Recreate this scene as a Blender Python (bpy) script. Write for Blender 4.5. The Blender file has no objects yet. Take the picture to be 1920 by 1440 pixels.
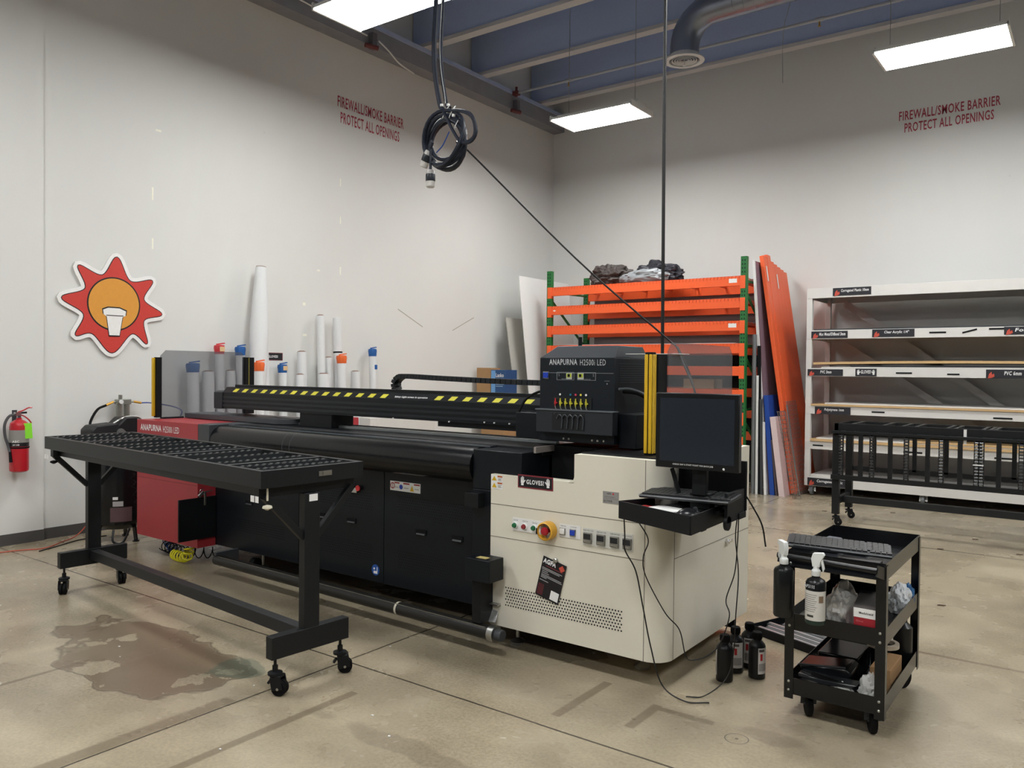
import bpy, bmesh, math, random
from mathutils import Vector, Matrix
random.seed(7)
S = bpy.context.scene
COL = S.collection
PI = math.pi
# ---------------------------------------------------------------- camera
cd = bpy.data.cameras.new('camera'); cam = bpy.data.objects.new('camera', cd); COL.objects.link(cam)
F, PIT, ROL, YAW = 1505., math.radians(-1.0), math.radians(.57), math.radians(-36.4)
fw = Vector((math.sin(YAW)*math.cos(PIT), math.cos(YAW)*math.cos(PIT), math.sin(PIT)))
ri = Vector((math.cos(YAW), -math.sin(YAW), 0)); up = ri.cross(fw)
r2 = ri*math.cos(ROL)+up*math.sin(ROL); u2 = -ri*math.sin(ROL)+up*math.cos(ROL)
M = Matrix((r2, u2, -fw)).transposed().to_4x4(); M.translation = (0, 0, 1.6)
cam.matrix_world = M
cd.sensor_width = 36; cd.lens = F/1920*36; cd.clip_start = .05; cd.clip_end = 100
S.camera = cam
# ---------------------------------------------------------------- world, exposure
w = bpy.data.worlds.new('world'); S.world = w; w.use_nodes = True
w.node_tree.nodes['Background'].inputs[0].default_value = (.35, .45, .7, 1)
w.node_tree.nodes['Background'].inputs[1].default_value = .02
S.view_settings.view_transform = 'Standard'; S.view_settings.look = 'None'
S.view_settings.exposure = 0.0; S.view_settings.gamma = 1; S.view_settings.use_curve_mapping = False
LAMP = 45.
LAMPZ = 4.93
LAMP_AT = [(-5.37, 5.22), (-5.40, 9.24), (-1.39, 9.26), (-1.39, 5.2), (2.64, 9.25), (2.64, 5.2), (-5.4, 1.15), (-1.39, 1.15), (2.64, 1.15), (-5.4, -2.9), (-1.39, -2.9), (2.64, -2.9)]
# ---------------------------------------------------------------- helpers
def lin(h):
    h = h.lstrip('#'); o = []
    for i in (0, 2, 4):
        c = int(h[i:i+2], 16)/255; o.append(c/12.92 if c <= .04045 else ((c+.055)/1.055)**2.4)
    return (*o, 1)
MATS = {}
def mat(name, col, rough=.5, metal=0., var=.06, scale=30., bump=0., trans=0., alpha=1., ior=1.45, emit=0., coat=0., spec=.5):
    if name in MATS: return MATS[name]
    m = bpy.data.materials.new(name); m.use_nodes = True; nt = m.node_tree; N = nt.nodes; b = N['Principled BSDF']
    c = lin(col)
    no = N.new('ShaderNodeTexNoise'); no.inputs['Scale'].default_value = scale; no.inputs['Detail'].default_value = 4
    tc = N.new('ShaderNodeTexCoord'); nt.links.new(tc.outputs['Object'], no.inputs['Vector'])
    mr = N.new('ShaderNodeMapRange'); mr.inputs[3].default_value = 1-var; mr.inputs[4].default_value = 1+var
    nt.links.new(no.outputs[0], mr.inputs[0])
    mx = N.new('ShaderNodeVectorMath'); mx.operation = 'SCALE'; mx.inputs[0].default_value = c[:3]
    nt.links.new(mr.outputs[0], mx.inputs['Scale']); nt.links.new(mx.outputs[0], b.inputs['Base Color'])
    b.inputs['Roughness'].default_value = rough; b.inputs['Metallic'].default_value = metal
    b.inputs['Specular IOR Level'].default_value = spec
    b.inputs['IOR'].default_value = ior
    if trans: b.inputs['Transmission Weight'].default_value = trans
    if alpha < 1: b.inputs['Alpha'].default_value = alpha
    if coat: b.inputs['Coat Weight'].default_value = coat
    if emit:
        b.inputs['Emission Color'].default_value = c; b.inputs['Emission Strength'].default_value = emit
    if bump:
        bp = N.new('ShaderNodeBump'); bp.inputs['Strength'].default_value = bump; bp.inputs['Distance'].default_value = .01
        nt.links.new(no.outputs[0], bp.inputs['Height']); nt.links.new(bp.outputs[0], b.inputs['Normal'])
    MATS[name] = m; return m
class MB:
    def __init__(s): s.v = []; s.f = []; s.mi = []; s.m = 0; s.T = None
    def add(s, vs, fs):
        n = len(s.v)
        if s.T is not None: vs = [s.T @ Vector(p) for p in vs]
        s.v += [tuple(p) for p in vs]; s.f += [[n+i for i in f] for f in fs]; s.mi += [s.m]*len(fs); return s
    def box(s, x0, x1, y0, y1, z0, z1):
        return s.add([(x0,y0,z0),(x1,y0,z0),(x1,y1,z0),(x0,y1,z0),(x0,y0,z1),(x1,y0,z1),(x1,y1,z1),(x0,y1,z1)],
                     [(0,3,2,1),(4,5,6,7),(0,1,5,4),(1,2,6,5),(2,3,7,6),(3,0,4,7)])
    def bar(s, a, b, w, h, up=(0,0,1)):
        a = Vector(a); b = Vector(b); d = (b-a).normalized(); u = Vector(up)
        if abs(d.dot(u)) > .98: u = Vector((0,1,0))
        x = d.cross(u).normalized(); y = x.cross(d).normalized(); x *= w/2; y *= h/2
        return s.add([a-x-y, a+x-y, a+x+y, a-x+y, b-x-y, b+x-y, b+x+y, b-x+y], [(3,2,1,0),(4,5,6,7),(0,1,5,4),(1,2,6,5),(2,3,7,6),(3,0,4,7)])
    def prism(s, poly, ax, a, b):
        # poly of 2D points, extruded along axis ax ('x': (y,z), 'y': (x,z), 'z': (x,y))
        def P(p, t): return (t,p[0],p[1]) if ax == 'x' else (p[0],t,p[1]) if ax == 'y' else (p[0],p[1],t)
        n = len(poly); ar = sum(poly[i][0]*poly[(i+1)%n][1]-poly[(i+1)%n][0]*poly[i][1] for i in range(n))
        if (ar < 0) != (ax == 'y'): poly = poly[::-1]
        if a > b: a, b = b, a
        return s.add([P(p,a) for p in poly]+[P(p,b) for p in poly],
                     [list(range(n))[::-1], list(range(n,2*n))]+[(i,(i+1)%n,n+(i+1)%n,n+i) for i in range(n)])
    def cyl(s, a, b, r, n=16, r2=None, cap=True):
        a = Vector(a); b = Vector(b); d = (b-a).normalized(); r2 = r if r2 is None else r2
        u = Vector((0,0,1)) if abs(d.z) < .9 else Vector((1,0,0)); x = d.cross(u).normalized(); y = d.cross(x)
        vs = [a+(x*math.cos(t)+y*math.sin(t))*r for t in [2*PI*i/n for i in range(n)]]+[b+(x*math.cos(t)+y*math.sin(t))*r2 for t in [2*PI*i/n for i in range(n)]]
        fs = [(i,(i+1)%n,n+(i+1)%n,n+i) for i in range(n)]
        if cap: fs += [list(range(n))[::-1], list(range(n,2*n))]
        return s.add(vs, fs)
    def tube(s, pts, r, n=8, closed=False):
        pts = [Vector(p) for p in pts]; k = len(pts); vs = []; x = None
        for i, p in enumerate(pts):
            if closed: d = pts[(i+1)%k]-pts[i-1]
            else: d = pts[min(i+1,k-1)]-pts[max(i-1,0)]
            d.normalize()
            if x is None:
                u = Vector((0,0,1)) if abs(d.z) < .9 else Vector((1,0,0)); x = d.cross(u).normalized()
            else: x = (x-d*x.dot(d)).normalized()
            y = d.cross(x); rr = r[i] if isinstance(r, (list, tuple)) else r
            vs += [p+(x*math.cos(t)+y*math.sin(t))*rr for t in [2*PI*j/n for j in range(n)]]
        fs = []
        for i in range(k if closed else k-1):
            a = i*n; b = ((i+1)%k)*n
            fs += [(a+j, a+(j+1)%n, b+(j+1)%n, b+j) for j in range(n)]
        if not closed: fs += [list(range(n))[::-1], list(range((k-1)*n, k*n))]
        return s.add(vs, fs)
    def lathe(s, prof, c, n=24, d=(0,0,1), cap=True):
        # prof: list of (radius, height) along direction d from c
        c = Vector(c); d = Vector(d).normalized(); u = Vector((0,0,1)) if abs(d.z) < .9 else Vector((1,0,0)); x = d.cross(u).normalized(); y = d.cross(x)
        vs = []; k = len(prof)
        for r, h in prof: vs += [c+d*h+(x*math.cos(t)+y*math.sin(t))*max(r,1e-5) for t in [2*PI*j/n for j in range(n)]]
        fs = [(i*n+j, i*n+(j+1)%n, (i+1)*n+(j+1)%n, (i+1)*n+j) for i in range(k-1) for j in range(n)]
        if cap: fs += [list(range(n))[::-1], list(range((k-1)*n, k*n))]
        return s.add(vs, fs)
    def quad(s, a, b, c, d): return s.add([a,b,c,d], [(0,1,2,3)])
    def disc(s, c, r, X=(1,0,0), Y=(0,0,1), n=10):
        c = Vector(c); X = Vector(X); Y = Vector(Y)
        return s.add([c+X*r*math.cos(2*PI*i/n)+Y*r*math.sin(2*PI*i/n) for i in range(n)], [list(range(n))])
def offs(p):
    o = Vector((0,0,0))
    while p is not None:
        if p.get('_loc'): return o*0
        o += p.location; p = p.parent
    return o
def islocal(p):
    while p is not None:
        if p in LOCALS: return True
        p = p.parent
    return False
LOCALS = set()
def finish(me, mats, smooth=True):
    for m in (mats if isinstance(mats, (list, tuple)) else [mats]): me.materials.append(m)
    bm = bmesh.new(); bm.from_mesh(me)
    bmesh.ops.recalc_face_normals(bm, faces=bm.faces)
    for f in bm.faces: f.smooth = smooth
    for e in bm.edges:
        if len(e.link_faces) == 2:
            if e.calc_face_angle(0) > math.radians(32): e.smooth = False
    bm.to_mesh(me); bm.free()
def obj(name, mb, mats, parent=None, bev=0., label=None, recalc=True, kind=None):
    me = bpy.data.meshes.new(name)
    o_ = Vector((0,0,0))
    if parent is not None and not islocal(parent):
        p = parent
        while p is not None: o_ += p.location; p = p.parent
    me.from_pydata([(x-o_.x, y-o_.y, z-o_.z) for x, y, z in mb.v], [], mb.f)
    me.polygons.foreach_set('material_index', mb.mi)
    finish(me, mats)
    o = bpy.data.objects.new(name, me); COL.objects.link(o)
    if parent is not None: o.parent = parent
    if bev:
        b = o.modifiers.new('bevel', 'BEVEL'); b.width = bev; b.segments = 2; b.limit_method = 'ANGLE'; b.angle_limit = math.radians(40)
    if label: o['label'] = label
    if kind: o['kind'] = kind
    return o
def tag(o, label, cat, group=None):
    o['label'] = label; o['category'] = cat
    if group: o['group'] = group
    return o
def thing(name, label, cat, loc=(0,0,0), rz=0., group=None, local=False):
    o = bpy.data.objects.new(name, None); COL.objects.link(o); o.location = loc; o.rotation_euler = (0,0,rz); o.empty_display_size = .05
    if local or rz: LOCALS.add(o)
    return tag(o, label, cat, group)
def struct(name, mb, mats, parent=None, bev=0.):
    o = obj(name, mb, mats, parent, bev)
    if parent is None: o['kind'] = 'structure'
    return o
def dup(root, loc=None, rz=None, label=None, group=None):
    def cp(o, par):
        c = o.copy(); COL.objects.link(c)
        if par is not None: c.parent = par
        for ch in [x for x in o.children]: cp(ch, c)
        return c
    r = cp(root, None)
    if loc is not None: r.location = loc
    if rz is not None: r.rotation_euler = (0,0,rz)
    if label: r['label'] = label
    if group: r['group'] = group
    return r
def textmb(mb, s, O, X, Y, w, h, off=0., thick=0., font_off=.0, shear=0., sp=1.1):
    """add flat lettering: O lower-left corner, X/Y unit vectors, w/h total size"""
    cu = bpy.data.curves.new('t', 'FONT'); cu.body = s; cu.offset = font_off; cu.resolution_u = 2; cu.shear = shear; cu.space_character = sp
    to = bpy.data.objects.new('t', cu); COL.objects.link(to)
    dg = bpy.context.evaluated_depsgraph_get(); me = bpy.data.meshes.new_from_object(to.evaluated_get(dg))
    vs = [v.co.copy() for v in me.vertices]
    if vs:
        x0 = min(v.x for v in vs); x1 = max(v.x for v in vs); y0 = min(v.y for v in vs); y1 = max(v.y for v in vs)
        X = Vector(X); Y = Vector(Y); Z = X.cross(Y); O = Vector(O)
        mb.add([O+X*((v.x-x0)/(x1-x0)*w)+Y*((v.y-y0)/(y1-y0)*h)+Z*off for v in vs], [list(p.vertices) for p in me.polygons])
    bpy.data.objects.remove(to); bpy.data.meshes.remove(me); bpy.data.curves.remove(cu)
    return mb
def spline(pts, n=8):
    P = [Vector(p) for p in pts]; P = [P[0]*2-P[1]]+P+[P[-1]*2-P[-2]]; out = []
    for i in range(1, len(P)-2):
        for k in range(n):
            t = k/n; a, b, c, d = P[i-1:i+3]
            out.append(.5*((2*b)+(c-a)*t+(2*a-5*b+4*c-d)*t*t+(3*b-a-3*c+d)*t**3))
    out.append(P[-2]); return out
X_, Y_, Z_ = Vector((1,0,0)), Vector((0,1,0)), Vector((0,0,1))
# ---------------------------------------------------------------- materials
black = mat('black_paint', '131518', .42, spec=.3)
blackm = mat('black_matte', '101113', .7, spec=.2)
blue_black = mat('machine_black', '12161b', .4, spec=.3)
dark_grey = mat('dark_grey', '3a3d40', .5)
rubber = mat('black_rubber', '0c0c0d', .75, spec=.2)
steel = mat('steel', 'b8b8b4', .3, 1.)
chrome = mat('chrome', 'd8d8d8', .15, 1.)
cream = mat('cream_paint', 'ddd8c8', .45, var=.02)
redp = mat('red_paint', '9c3036', .4, var=.03)
white = mat('white_plastic', 'e4e4e2', .45, var=.02)
whitep = mat('white_paper', 'e8e8e6', .7, var=.02)
letter = mat('letter_white', 'e6e6e6', .6)
lettg = mat('letter_grey', 'b9bcc0', .5)
yellow = mat('yellow_paint', 'd0a820', .4)
hazard = mat('hazard_yellow', 'c9c23a', .5)
orange = mat('rack_orange', 'ee6230', .38, var=.05)
green = mat('rack_green', '1f6b33', .45)
blue = mat('blue_button', '1f3fae', .3)
brass = mat('brass', 'c79a4a', .35, .9)
paperr = mat('label_red', 'c02c30', .5)
# ---------------------------------------------------------------- floor material
def floor_mat():
    m = bpy.data.materials.new('polished_concrete'); m.use_nodes = True; nt = m.node_tree; N = nt.nodes; L = nt.links; b = N['Principled BSDF']
    geo = N.new('ShaderNodeNewGeometry'); sep = N.new('ShaderNodeSeparateXYZ'); L.new(geo.outputs['Position'], sep.inputs[0])
    def noise(sc, det=5, rough=.6, dist=0.):
        n = N.new('ShaderNodeTexNoise'); n.inputs['Scale'].default_value = sc; n.inputs['Detail'].default_value = det; n.inputs['Roughness'].default_value = rough; n.inputs['Distortion'].default_value = dist
        L.new(geo.outputs['Position'], n.inputs['Vector']); return n.outputs[0]
    def ma(op, a, bb=None, c=None, cl=False):
        n = N.new('ShaderNodeMath'); n.operation = op; n.use_clamp = cl
        for i, v in enumerate((a, bb, c)):
            if v is None: continue
            if isinstance(v, (int, float)): n.inputs[i].default_value = v
            else: L.new(v, n.inputs[i])
        return n.outputs[0]
    def ramp(v, stops):
        r = N.new('ShaderNodeValToRGB'); L.new(v, r.inputs[0]); e = r.color_ramp.elements
        while len(e) < len(stops): e.new(.5)
        for i, (p, c) in enumerate(stops): e[i].position = p; e[i].color = lin(c)
        return r.outputs[0]
    def mix(f, a, bb, mode='MIX'):
        n = N.new('ShaderNodeMixRGB'); n.blend_type = mode
        if isinstance(f, (int, float)): n.inputs[0].default_value = f
        else: L.new(f, n.inputs[0])
        for i, v in ((1, a), (2, bb)):
            if isinstance(v, str): n.inputs[i].default_value = lin(v)
            else: L.new(v, n.inputs[i])
        return n.outputs[0]
    x, y = sep.outputs[0], sep.outputs[1]
    big = noise(.9, 5, .6, .3); mid = noise(3.2, 8, .55, .15); fine = noise(60, 4, .7)
    c = ramp(big, [(.3, '6c6150'), (.44, '897d68'), (.56, 'a3977f'), (.7, 'c4b99f')])
    c = mix(.5, c, ramp(mid, [(.25, '776a55'), (.5, '978a73'), (.78, 'b8ad95')]))
    c = mix(.25, c, ramp(fine, [(.3, '6e6454'), (.6, 'b8ae98')]))
    sp = noise(13, 6, .8, .5)
    c = mix(ma('MULTIPLY', ma('MULTIPLY', ma('SUBTRACT', sp, .58), 5, cl=True), .15), c, '6b5b44'); pit = noise(22, 4, .9, 1.5); c = mix(ma('MULTIPLY', ma('GREATER_THAN', pit, .73), .45), c, '4d4232')
    def line(coord, at, wd, other=None, lo=None, hi=None, wob=.01):
        d = ma('ABSOLUTE', ma('ADD', ma('SUBTRACT', coord, at), ma('MULTIPLY', ma('SUBTRACT', mid, .5), wob)))
        k = ma('SUBTRACT', 1, ma('DIVIDE', d, wd), cl=True); k = ma('MULTIPLY', k, 3, cl=True)
        if other is not None: k = ma('MULTIPLY', k, ma('MULTIPLY', ma('GREATER_THAN', other, lo), ma('LESS_THAN', other, hi)))
        return k
    dark = None
    for k in (line(x, -3.31, .007), line(y, 2.98, .007), line(y, 8.2, .012), line(x, .9, .008), line(x, -7.0, .006, y, 3.2, 9)):
        dark = k if dark is None else ma('MAXIMUM', dark, k)
    c = mix(ma('MULTIPLY', dark, .9), c, '2c251d')
    tape = None
    for k in (line(x, -2.95, .03, y, 1.5, 2.72), line(x, -3.36, .05, y, 0, 2.3), line(x, -4.41, .018, y, 1.2, 2.1), line(x, -1.69, .03, y, 3.2, 3.5), line(y, 3.47, .025, x, -1.69, -1.4), line(x, -2.02, .03, y, 3.1, 3.6), line(y, 5.1, .02, x, -1., 3)):
        tape = k if tape is None else ma('MAXIMUM', tape, k)
    c = mix(ma('MULTIPLY', tape, .55), c, '5c4e3c')
    # water stain: union of distorted blobs
    def blob(cx, cy, rx, ry, amp=.5):
        dx = ma('DIVIDE', ma('SUBTRACT', x, cx), rx); dy = ma('DIVIDE', ma('SUBTRACT', y, cy), ry)
        d = ma('SQRT', ma('ADD', ma('MULTIPLY', dx, dx), ma('MULTIPLY', dy, dy)))
        d = ma('ADD', d, ma('MULTIPLY', ma('SUBTRACT', noise(4.2, 3, .45), .5), amp*2.4))
        return ma('SUBTRACT', 1, d)
    bl = ma('MAXIMUM', blob(-4.45, 2.42, .62, .3), ma('MAXIMUM', blob(-4.0, 2.4, .5, .28), blob(-4.15, 2.12, .45, .14)))
    st = ma('MULTIPLY', bl, 14, cl=True); rim = ma('SUBTRACT', 1, ma('MULTIPLY', ma('ABSOLUTE', bl), 16), cl=True)
    st = ma('MULTIPLY', st, ma('SUBTRACT', 1, ma('MULTIPLY', ma('GREATER_THAN', noise(3.1, 5, .5), .6), .85)))
    c = mix(ma('MULTIPLY', st, .85), c, '6e5f4e'); c = mix(ma('MULTIPLY', rim, .7), c, '43362b')
    gb = ma('MULTIPLY', blob(-3.66, 2.56, .2, .14, .9), 9, cl=True); c = mix(ma('MULTIPLY', gb, .5), c, '45594e')
    sm = ma('MULTIPLY', ma('MAXIMUM', blob(-2.2, 2.45, .7, .07, .9), blob(-1.15, 3.5, .2, .06, .9)), 4, cl=True); c = mix(ma('MULTIPLY', sm, .3), c, '4f4436')
    rr = ma('SQRT', ma('ADD', ma('POWER', ma('SUBTRACT', x, -1.262), 2), ma('POWER', ma('SUBTRACT', y, 3.39), 2)))
    ring = ma('MAXIMUM', ma('LESS_THAN', ma('ABSOLUTE', ma('SUBTRACT', rr, .05)), .0025), ma('LESS_THAN', rr, .008))
    c = mix(ma('MULTIPLY', ring, .8), c, '4c4740')
    L.new(c, b.inputs['Base Color'])
    ro = N.new('ShaderNodeMapRange'); ro.inputs[1].default_value = .3; ro.inputs[2].default_value = .7; ro.inputs[3].default_value = .16; ro.inputs[4].default_value = .38
    L.new(big, ro.inputs[0]); L.new(ro.outputs[0], b.inputs['Roughness'])
    b.inputs['Specular IOR Level'].default_value = .5
    bp = N.new('ShaderNodeBump'); bp.inputs['Strength'].default_value = .12; bp.inputs['Distance'].default_value = .01
    L.new(ma('SUBTRACT', ma('MULTIPLY', fine, .04), dark), bp.inputs['Height']); L.new(bp.outputs[0], b.inputs['Normal'])
    return m
def wall_mat(name, col):
    m = bpy.data.materials.new(name); m.use_nodes = True; nt = m.node_tree; N = nt.nodes; L = nt.links; b = N['Principled BSDF']
    geo = N.new('ShaderNodeNewGeometry')
    a = N.new('ShaderNodeTexNoise'); a.inputs['Scale'].default_value = .7; a.inputs['Detail'].default_value = 6; L.new(geo.outputs['Position'], a.inputs['Vector'])
    r = N.new('ShaderNodeMapRange'); r.inputs[3].default_value = .95; r.inputs[4].default_value = 1.04; L.new(a.outputs[0], r.inputs[0])
    v = N.new('ShaderNodeVectorMath'); v.operation = 'SCALE'; v.inputs[0].default_value = lin(col)[:3]; L.new(r.outputs[0], v.inputs['Scale'])
    s = N.new('ShaderNodeTexNoise'); s.inputs['Scale'].default_value = 5; s.inputs['Detail'].default_value = 8; s.inputs['Roughness'].default_value = .75; L.new(geo.outputs['Position'], s.inputs['Vector'])
    g = N.new('ShaderNodeMapRange'); g.inputs[1].default_value = .68; g.inputs[2].default_value = .8; g.inputs[3].default_value = 0; g.inputs[4].default_value = .35; L.new(s.outputs[0], g.inputs[0])
    mx = N.new('ShaderNodeMixRGB'); mx.inputs[2].default_value = lin('7d786f'); L.new(g.outputs[0], mx.inputs[0]); L.new(v.outputs[0], mx.inputs[1]); L.new(mx.outputs[0], b.inputs['Base Color'])
    b.inputs['Roughness'].default_value = .75
    f = N.new('ShaderNodeTexNoise'); f.inputs['Scale'].default_value = 45; f.inputs['Detail'].default_value = 4; L.new(geo.outputs['Position'], f.inputs['Vector'])
    bp = N.new('ShaderNodeBump'); bp.inputs['Strength'].default_value = .15; bp.inputs['Distance'].default_value = .004; L.new(f.outputs[0], bp.inputs['Height']); L.new(bp.outputs[0], b.inputs['Normal'])
    return m
# ---------------------------------------------------------------- room
WX, BY, CZ, EX, FY = -7.82, 11.77, 6.75, 11., -9.
wm = wall_mat('wall_paint', 'dcdcd8'); fw_m = wall_mat('bounce_cut_wall', '566278'); cm = wall_mat('deck_haze_blue', 'b4c2e0'); jm = mat('joist_haze_blue', 'a8b6d4', .7); fm = mat('flange_paint', 'b9b8b8', .6)  # deck and joist blue stands in for lamp haze and tints bounced light
base_m = mat('cove_base', '4d4b49', .6)
struct('floor', MB().box(WX-.2, EX+.2, FY-.2, BY+.2, -.2, 0), floor_mat())
struct('wall_left', MB().box(WX-.2, WX, FY, BY, 0, CZ), wm)
struct('wall_left_pier', MB().box(WX, WX+.03, FY, 3.36, 0, 5.7), wm)['kind'] = 'structure'
struct('wall_back', MB().box(WX-.2, EX+.2, BY, BY+.2, 0, CZ), wm)
struct('wall_right', MB().box(EX, EX+.2, FY, BY, 0, CZ), fw_m)  # unseen right and front walls: far off and dark blue-grey to weaken bounced light
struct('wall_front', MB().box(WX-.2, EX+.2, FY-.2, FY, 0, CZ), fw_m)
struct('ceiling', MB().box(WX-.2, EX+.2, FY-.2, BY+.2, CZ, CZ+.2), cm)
struct('baseboard_left', MB().box(WX+.03, WX+.037, FY, 3.365, 0, .1).box(WX, WX+.008, 3.36, BY, 0, .1), base_m)
struct('baseboard_back', MB().box(WX, EX, BY-.008, BY, 0, .1), base_m)
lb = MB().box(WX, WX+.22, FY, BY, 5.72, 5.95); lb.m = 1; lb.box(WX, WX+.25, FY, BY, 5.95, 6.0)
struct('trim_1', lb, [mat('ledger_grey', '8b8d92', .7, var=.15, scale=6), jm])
ti = 2
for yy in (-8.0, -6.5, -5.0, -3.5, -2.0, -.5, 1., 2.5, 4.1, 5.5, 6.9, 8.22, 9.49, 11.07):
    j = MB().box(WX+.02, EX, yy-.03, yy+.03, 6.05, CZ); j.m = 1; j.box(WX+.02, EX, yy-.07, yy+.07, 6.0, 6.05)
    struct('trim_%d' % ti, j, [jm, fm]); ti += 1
# ---------------------------------------------------------------- lamps
em = bpy.data.materials.new('lamp_diffuser'); em.use_nodes = True
b = em.node_tree.nodes['Principled BSDF']; b.inputs['Emission Color'].default_value = (1, 1, .985, 1); b.inputs['Emission Strength'].default_value = LAMP; b.inputs['Base Color'].default_value = (.8, .8, .8, 1)
house = mat('lamp_housing', 'dcdcd8', .5)
ll = ['bright white ceiling light at the top edge, above the coiled black cable', 'bright white ceiling light near the corner of the two walls', 'bright white ceiling light at the right, above the red stencilled warning',
      'ceiling light over the printer']
def lamp(x, y, label):
    t = thing('ceiling_light', label, 'light', (x, y, LAMPZ), group='suspended ceiling lights')
    h = MB().box(x-.6, x+.6, y-.13, y+.13, LAMPZ+.03, LAMPZ+.11).box(x-.6, x+.6, y-.3, y+.3, LAMPZ+.005, LAMPZ+.035)
    obj('housing', h, house, t)
    for sx in (-1, 1):
        e = MB().box(x+sx*.6-.012, x+sx*.6+.012, y-.3, y+.3, LAMPZ-.012, LAMPZ+.06)
        obj('end_cap', e, house, t)
    d = MB().box(x-.585, x+.585, y-.285, y+.285, LAMPZ-.008, LAMPZ+.004)
    obj('diffuser', d, em, t)
    for sx in (-.5, .5):
        obj('suspension_wire', MB().cyl((x+sx, y, LAMPZ+.1), (x+sx, y, CZ), .004, 6), steel, t)
    return t
for i, (x, y) in enumerate(LAMP_AT):
    lamp(x, y, ll[i] if i < 3 else 'ceiling light out of frame, %s row from the back wall, %s column from the left' % ({9: 'first', 5: 'second', 1: 'third', -2: 'fourth'}[int(y)], {-5: 'first', -1: 'second', 2: 'third'}[int(x)]))
# ================================================================ PRINTER
PR = thing('flatbed_printer', 'huge black, red and cream flatbed inkjet printer filling the middle of the room', 'printer', (-4.2, 4.2, 0))
YF, YB2 = 3.632, 4.79
def holes(mb, x0, x1, z0, z1, dx, dz, r, y, n=8, stag=True):
    k = 0; z = z1
    while z >= z0-1e-6:
        x = x0+(dx/2 if stag and k % 2 else 0)
        while x <= x1+1e-6: mb.disc((x, y, z), r, X_, Z_, n); x += dx
        z -= dz; k += 1
# --- cream end cabinet
cr = MB()
seam = mat('panel_seam', '6d685c', .7); hole = mat('vent_hole', '060606', .9)
arc = [(-1.84+.11*math.sin(a), 3.742-.11*math.cos(a)) for a in [PI/2*i/8 for i in range(9)]]
cr.prism([(-2.26, YF)]+arc+[(-1.73, YB2), (-2.26, YB2)], 'z', .14, 1.155)
cr.box(-2.82, -2.2599, YF, 3.72, .14, 1.003)
cr.box(-2.82, -2.261, 4.6, YB2, .14, 1.155)
# small fillet between the low lip and the raised part
fl = [(-2.26-.035*(1-math.sin(a)), 1.003+.035*(1-math.cos(a))) for a in [PI/2*i/6 for i in range(7)]]
cr.prism([(-2.26, 1.0)]+[(-2.295, 1.0)]+[(-2.295+.035*math.sin(a), 1.038-.035*math.cos(a)) for a in [PI/2*i/6 for i in range(7)]], 'y', YF, 3.72)
cr.m = 1
e = .0012
for z in (.834, .648): cr.box(-2.82, -1.84, YF-e, YF, z-.0015, z+.0015)
cr.box(-1.8415, -1.8385, YF-e, YF, .14, 1.155)
cr.box(-1.73, -1.73+e, 3.742, YB2, .652, .655); cr.box(-1.73, -1.73+e, 3.74, 3.743, .14, 1.155)
cr.m = 2; holes(cr, -2.705, -1.962, .268, .368, .0176, .0166, .0047, YF-.0015, 10)
CAB = obj('end_cabinet', cr, [cream, seam, hole], PR, label='cream painted sheet metal end cabinet')
# black deck on top of cream part
obj('parking_deck', MB().box(-2.25, -1.80, 3.69, 4.70, 1.15, 1.162), black, PR, .002)
# well side walls
wl = MB().box(-2.98, -2.262, 3.721, 3.96, .2, .90).box(-2.62, -1.76, 3.961, 4.75, .5, 1.158).box(-2.27, -2.262, 3.721, 3.96, .9, 1.12)
obj('inner_frame', wl, blackm, PR)
# --- black body front panels
for i, (a, c, lab) in enumerate(((-5.76, -4.72, 0), (-4.715, -3.845, 1), (-3.84, -2.825, 2))):
    p = MB().box(a, c, 3.79, 3.81, .166, .93); p.m = 1
    if lab == 2:
        holes(p, -3.705, -2.995, .66, .765, .019, .0175, .0048, 3.7885, 6); holes(p, -3.705, -3.27, .298, .405, .019, .0175, .0048, 3.7885, 6)
        holes(p, -3.40, -3.18, .63, .65, .019, .0175, .0048, 3.7885, 6)
    if lab == 1:
        holes(p, -4.57, -3.945, .65, .755, .019, .0175, .0048, 3.7885, 6); holes(p, -4.57, -3.945, .295, .41, .019, .0175, .0048, 3.7885, 6)
    if lab == 0:
        holes(p, -5.45, -4.88, .65, .74, .019, .0175, .0048, 3.7885, 6); holes(p, -5.45, -4.88, .31, .41, .019, .0175, .0048, 3.7885, 6)
    P = obj('front_panel', p, [blue_black, hole], PR, .002)
    for hx in {2: (-3.505, -3.2), 1: (-4.475, -4.155), 0: (-5.31, -5.03)}[lab]:
        h = MB().box(hx-.045, hx+.045, 3.784, 3.792, .535, .57); obj('grip_recess', h, blackm, P)
        h = MB().prism([(3.788, .536), (3.776, .538), (3.7885, .552)], 'x', hx-.036, hx+.036); obj('grip_lip', h, dark_grey, P)
body = MB().box(-5.75, -2.83, 3.815, 4.75, .166, 1.10).box(-5.6, -2.9, 3.80, 3.83, .9, 1.11)
obj('bed_body', body, blackm, PR)
obj('rear_shade_sheet', MB().box(-6.5, -1.8, 4.76, 4.785, .03, 1.1), blackm, PR)  # added sheet behind the bed, reaching down to darken the gap below
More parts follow.
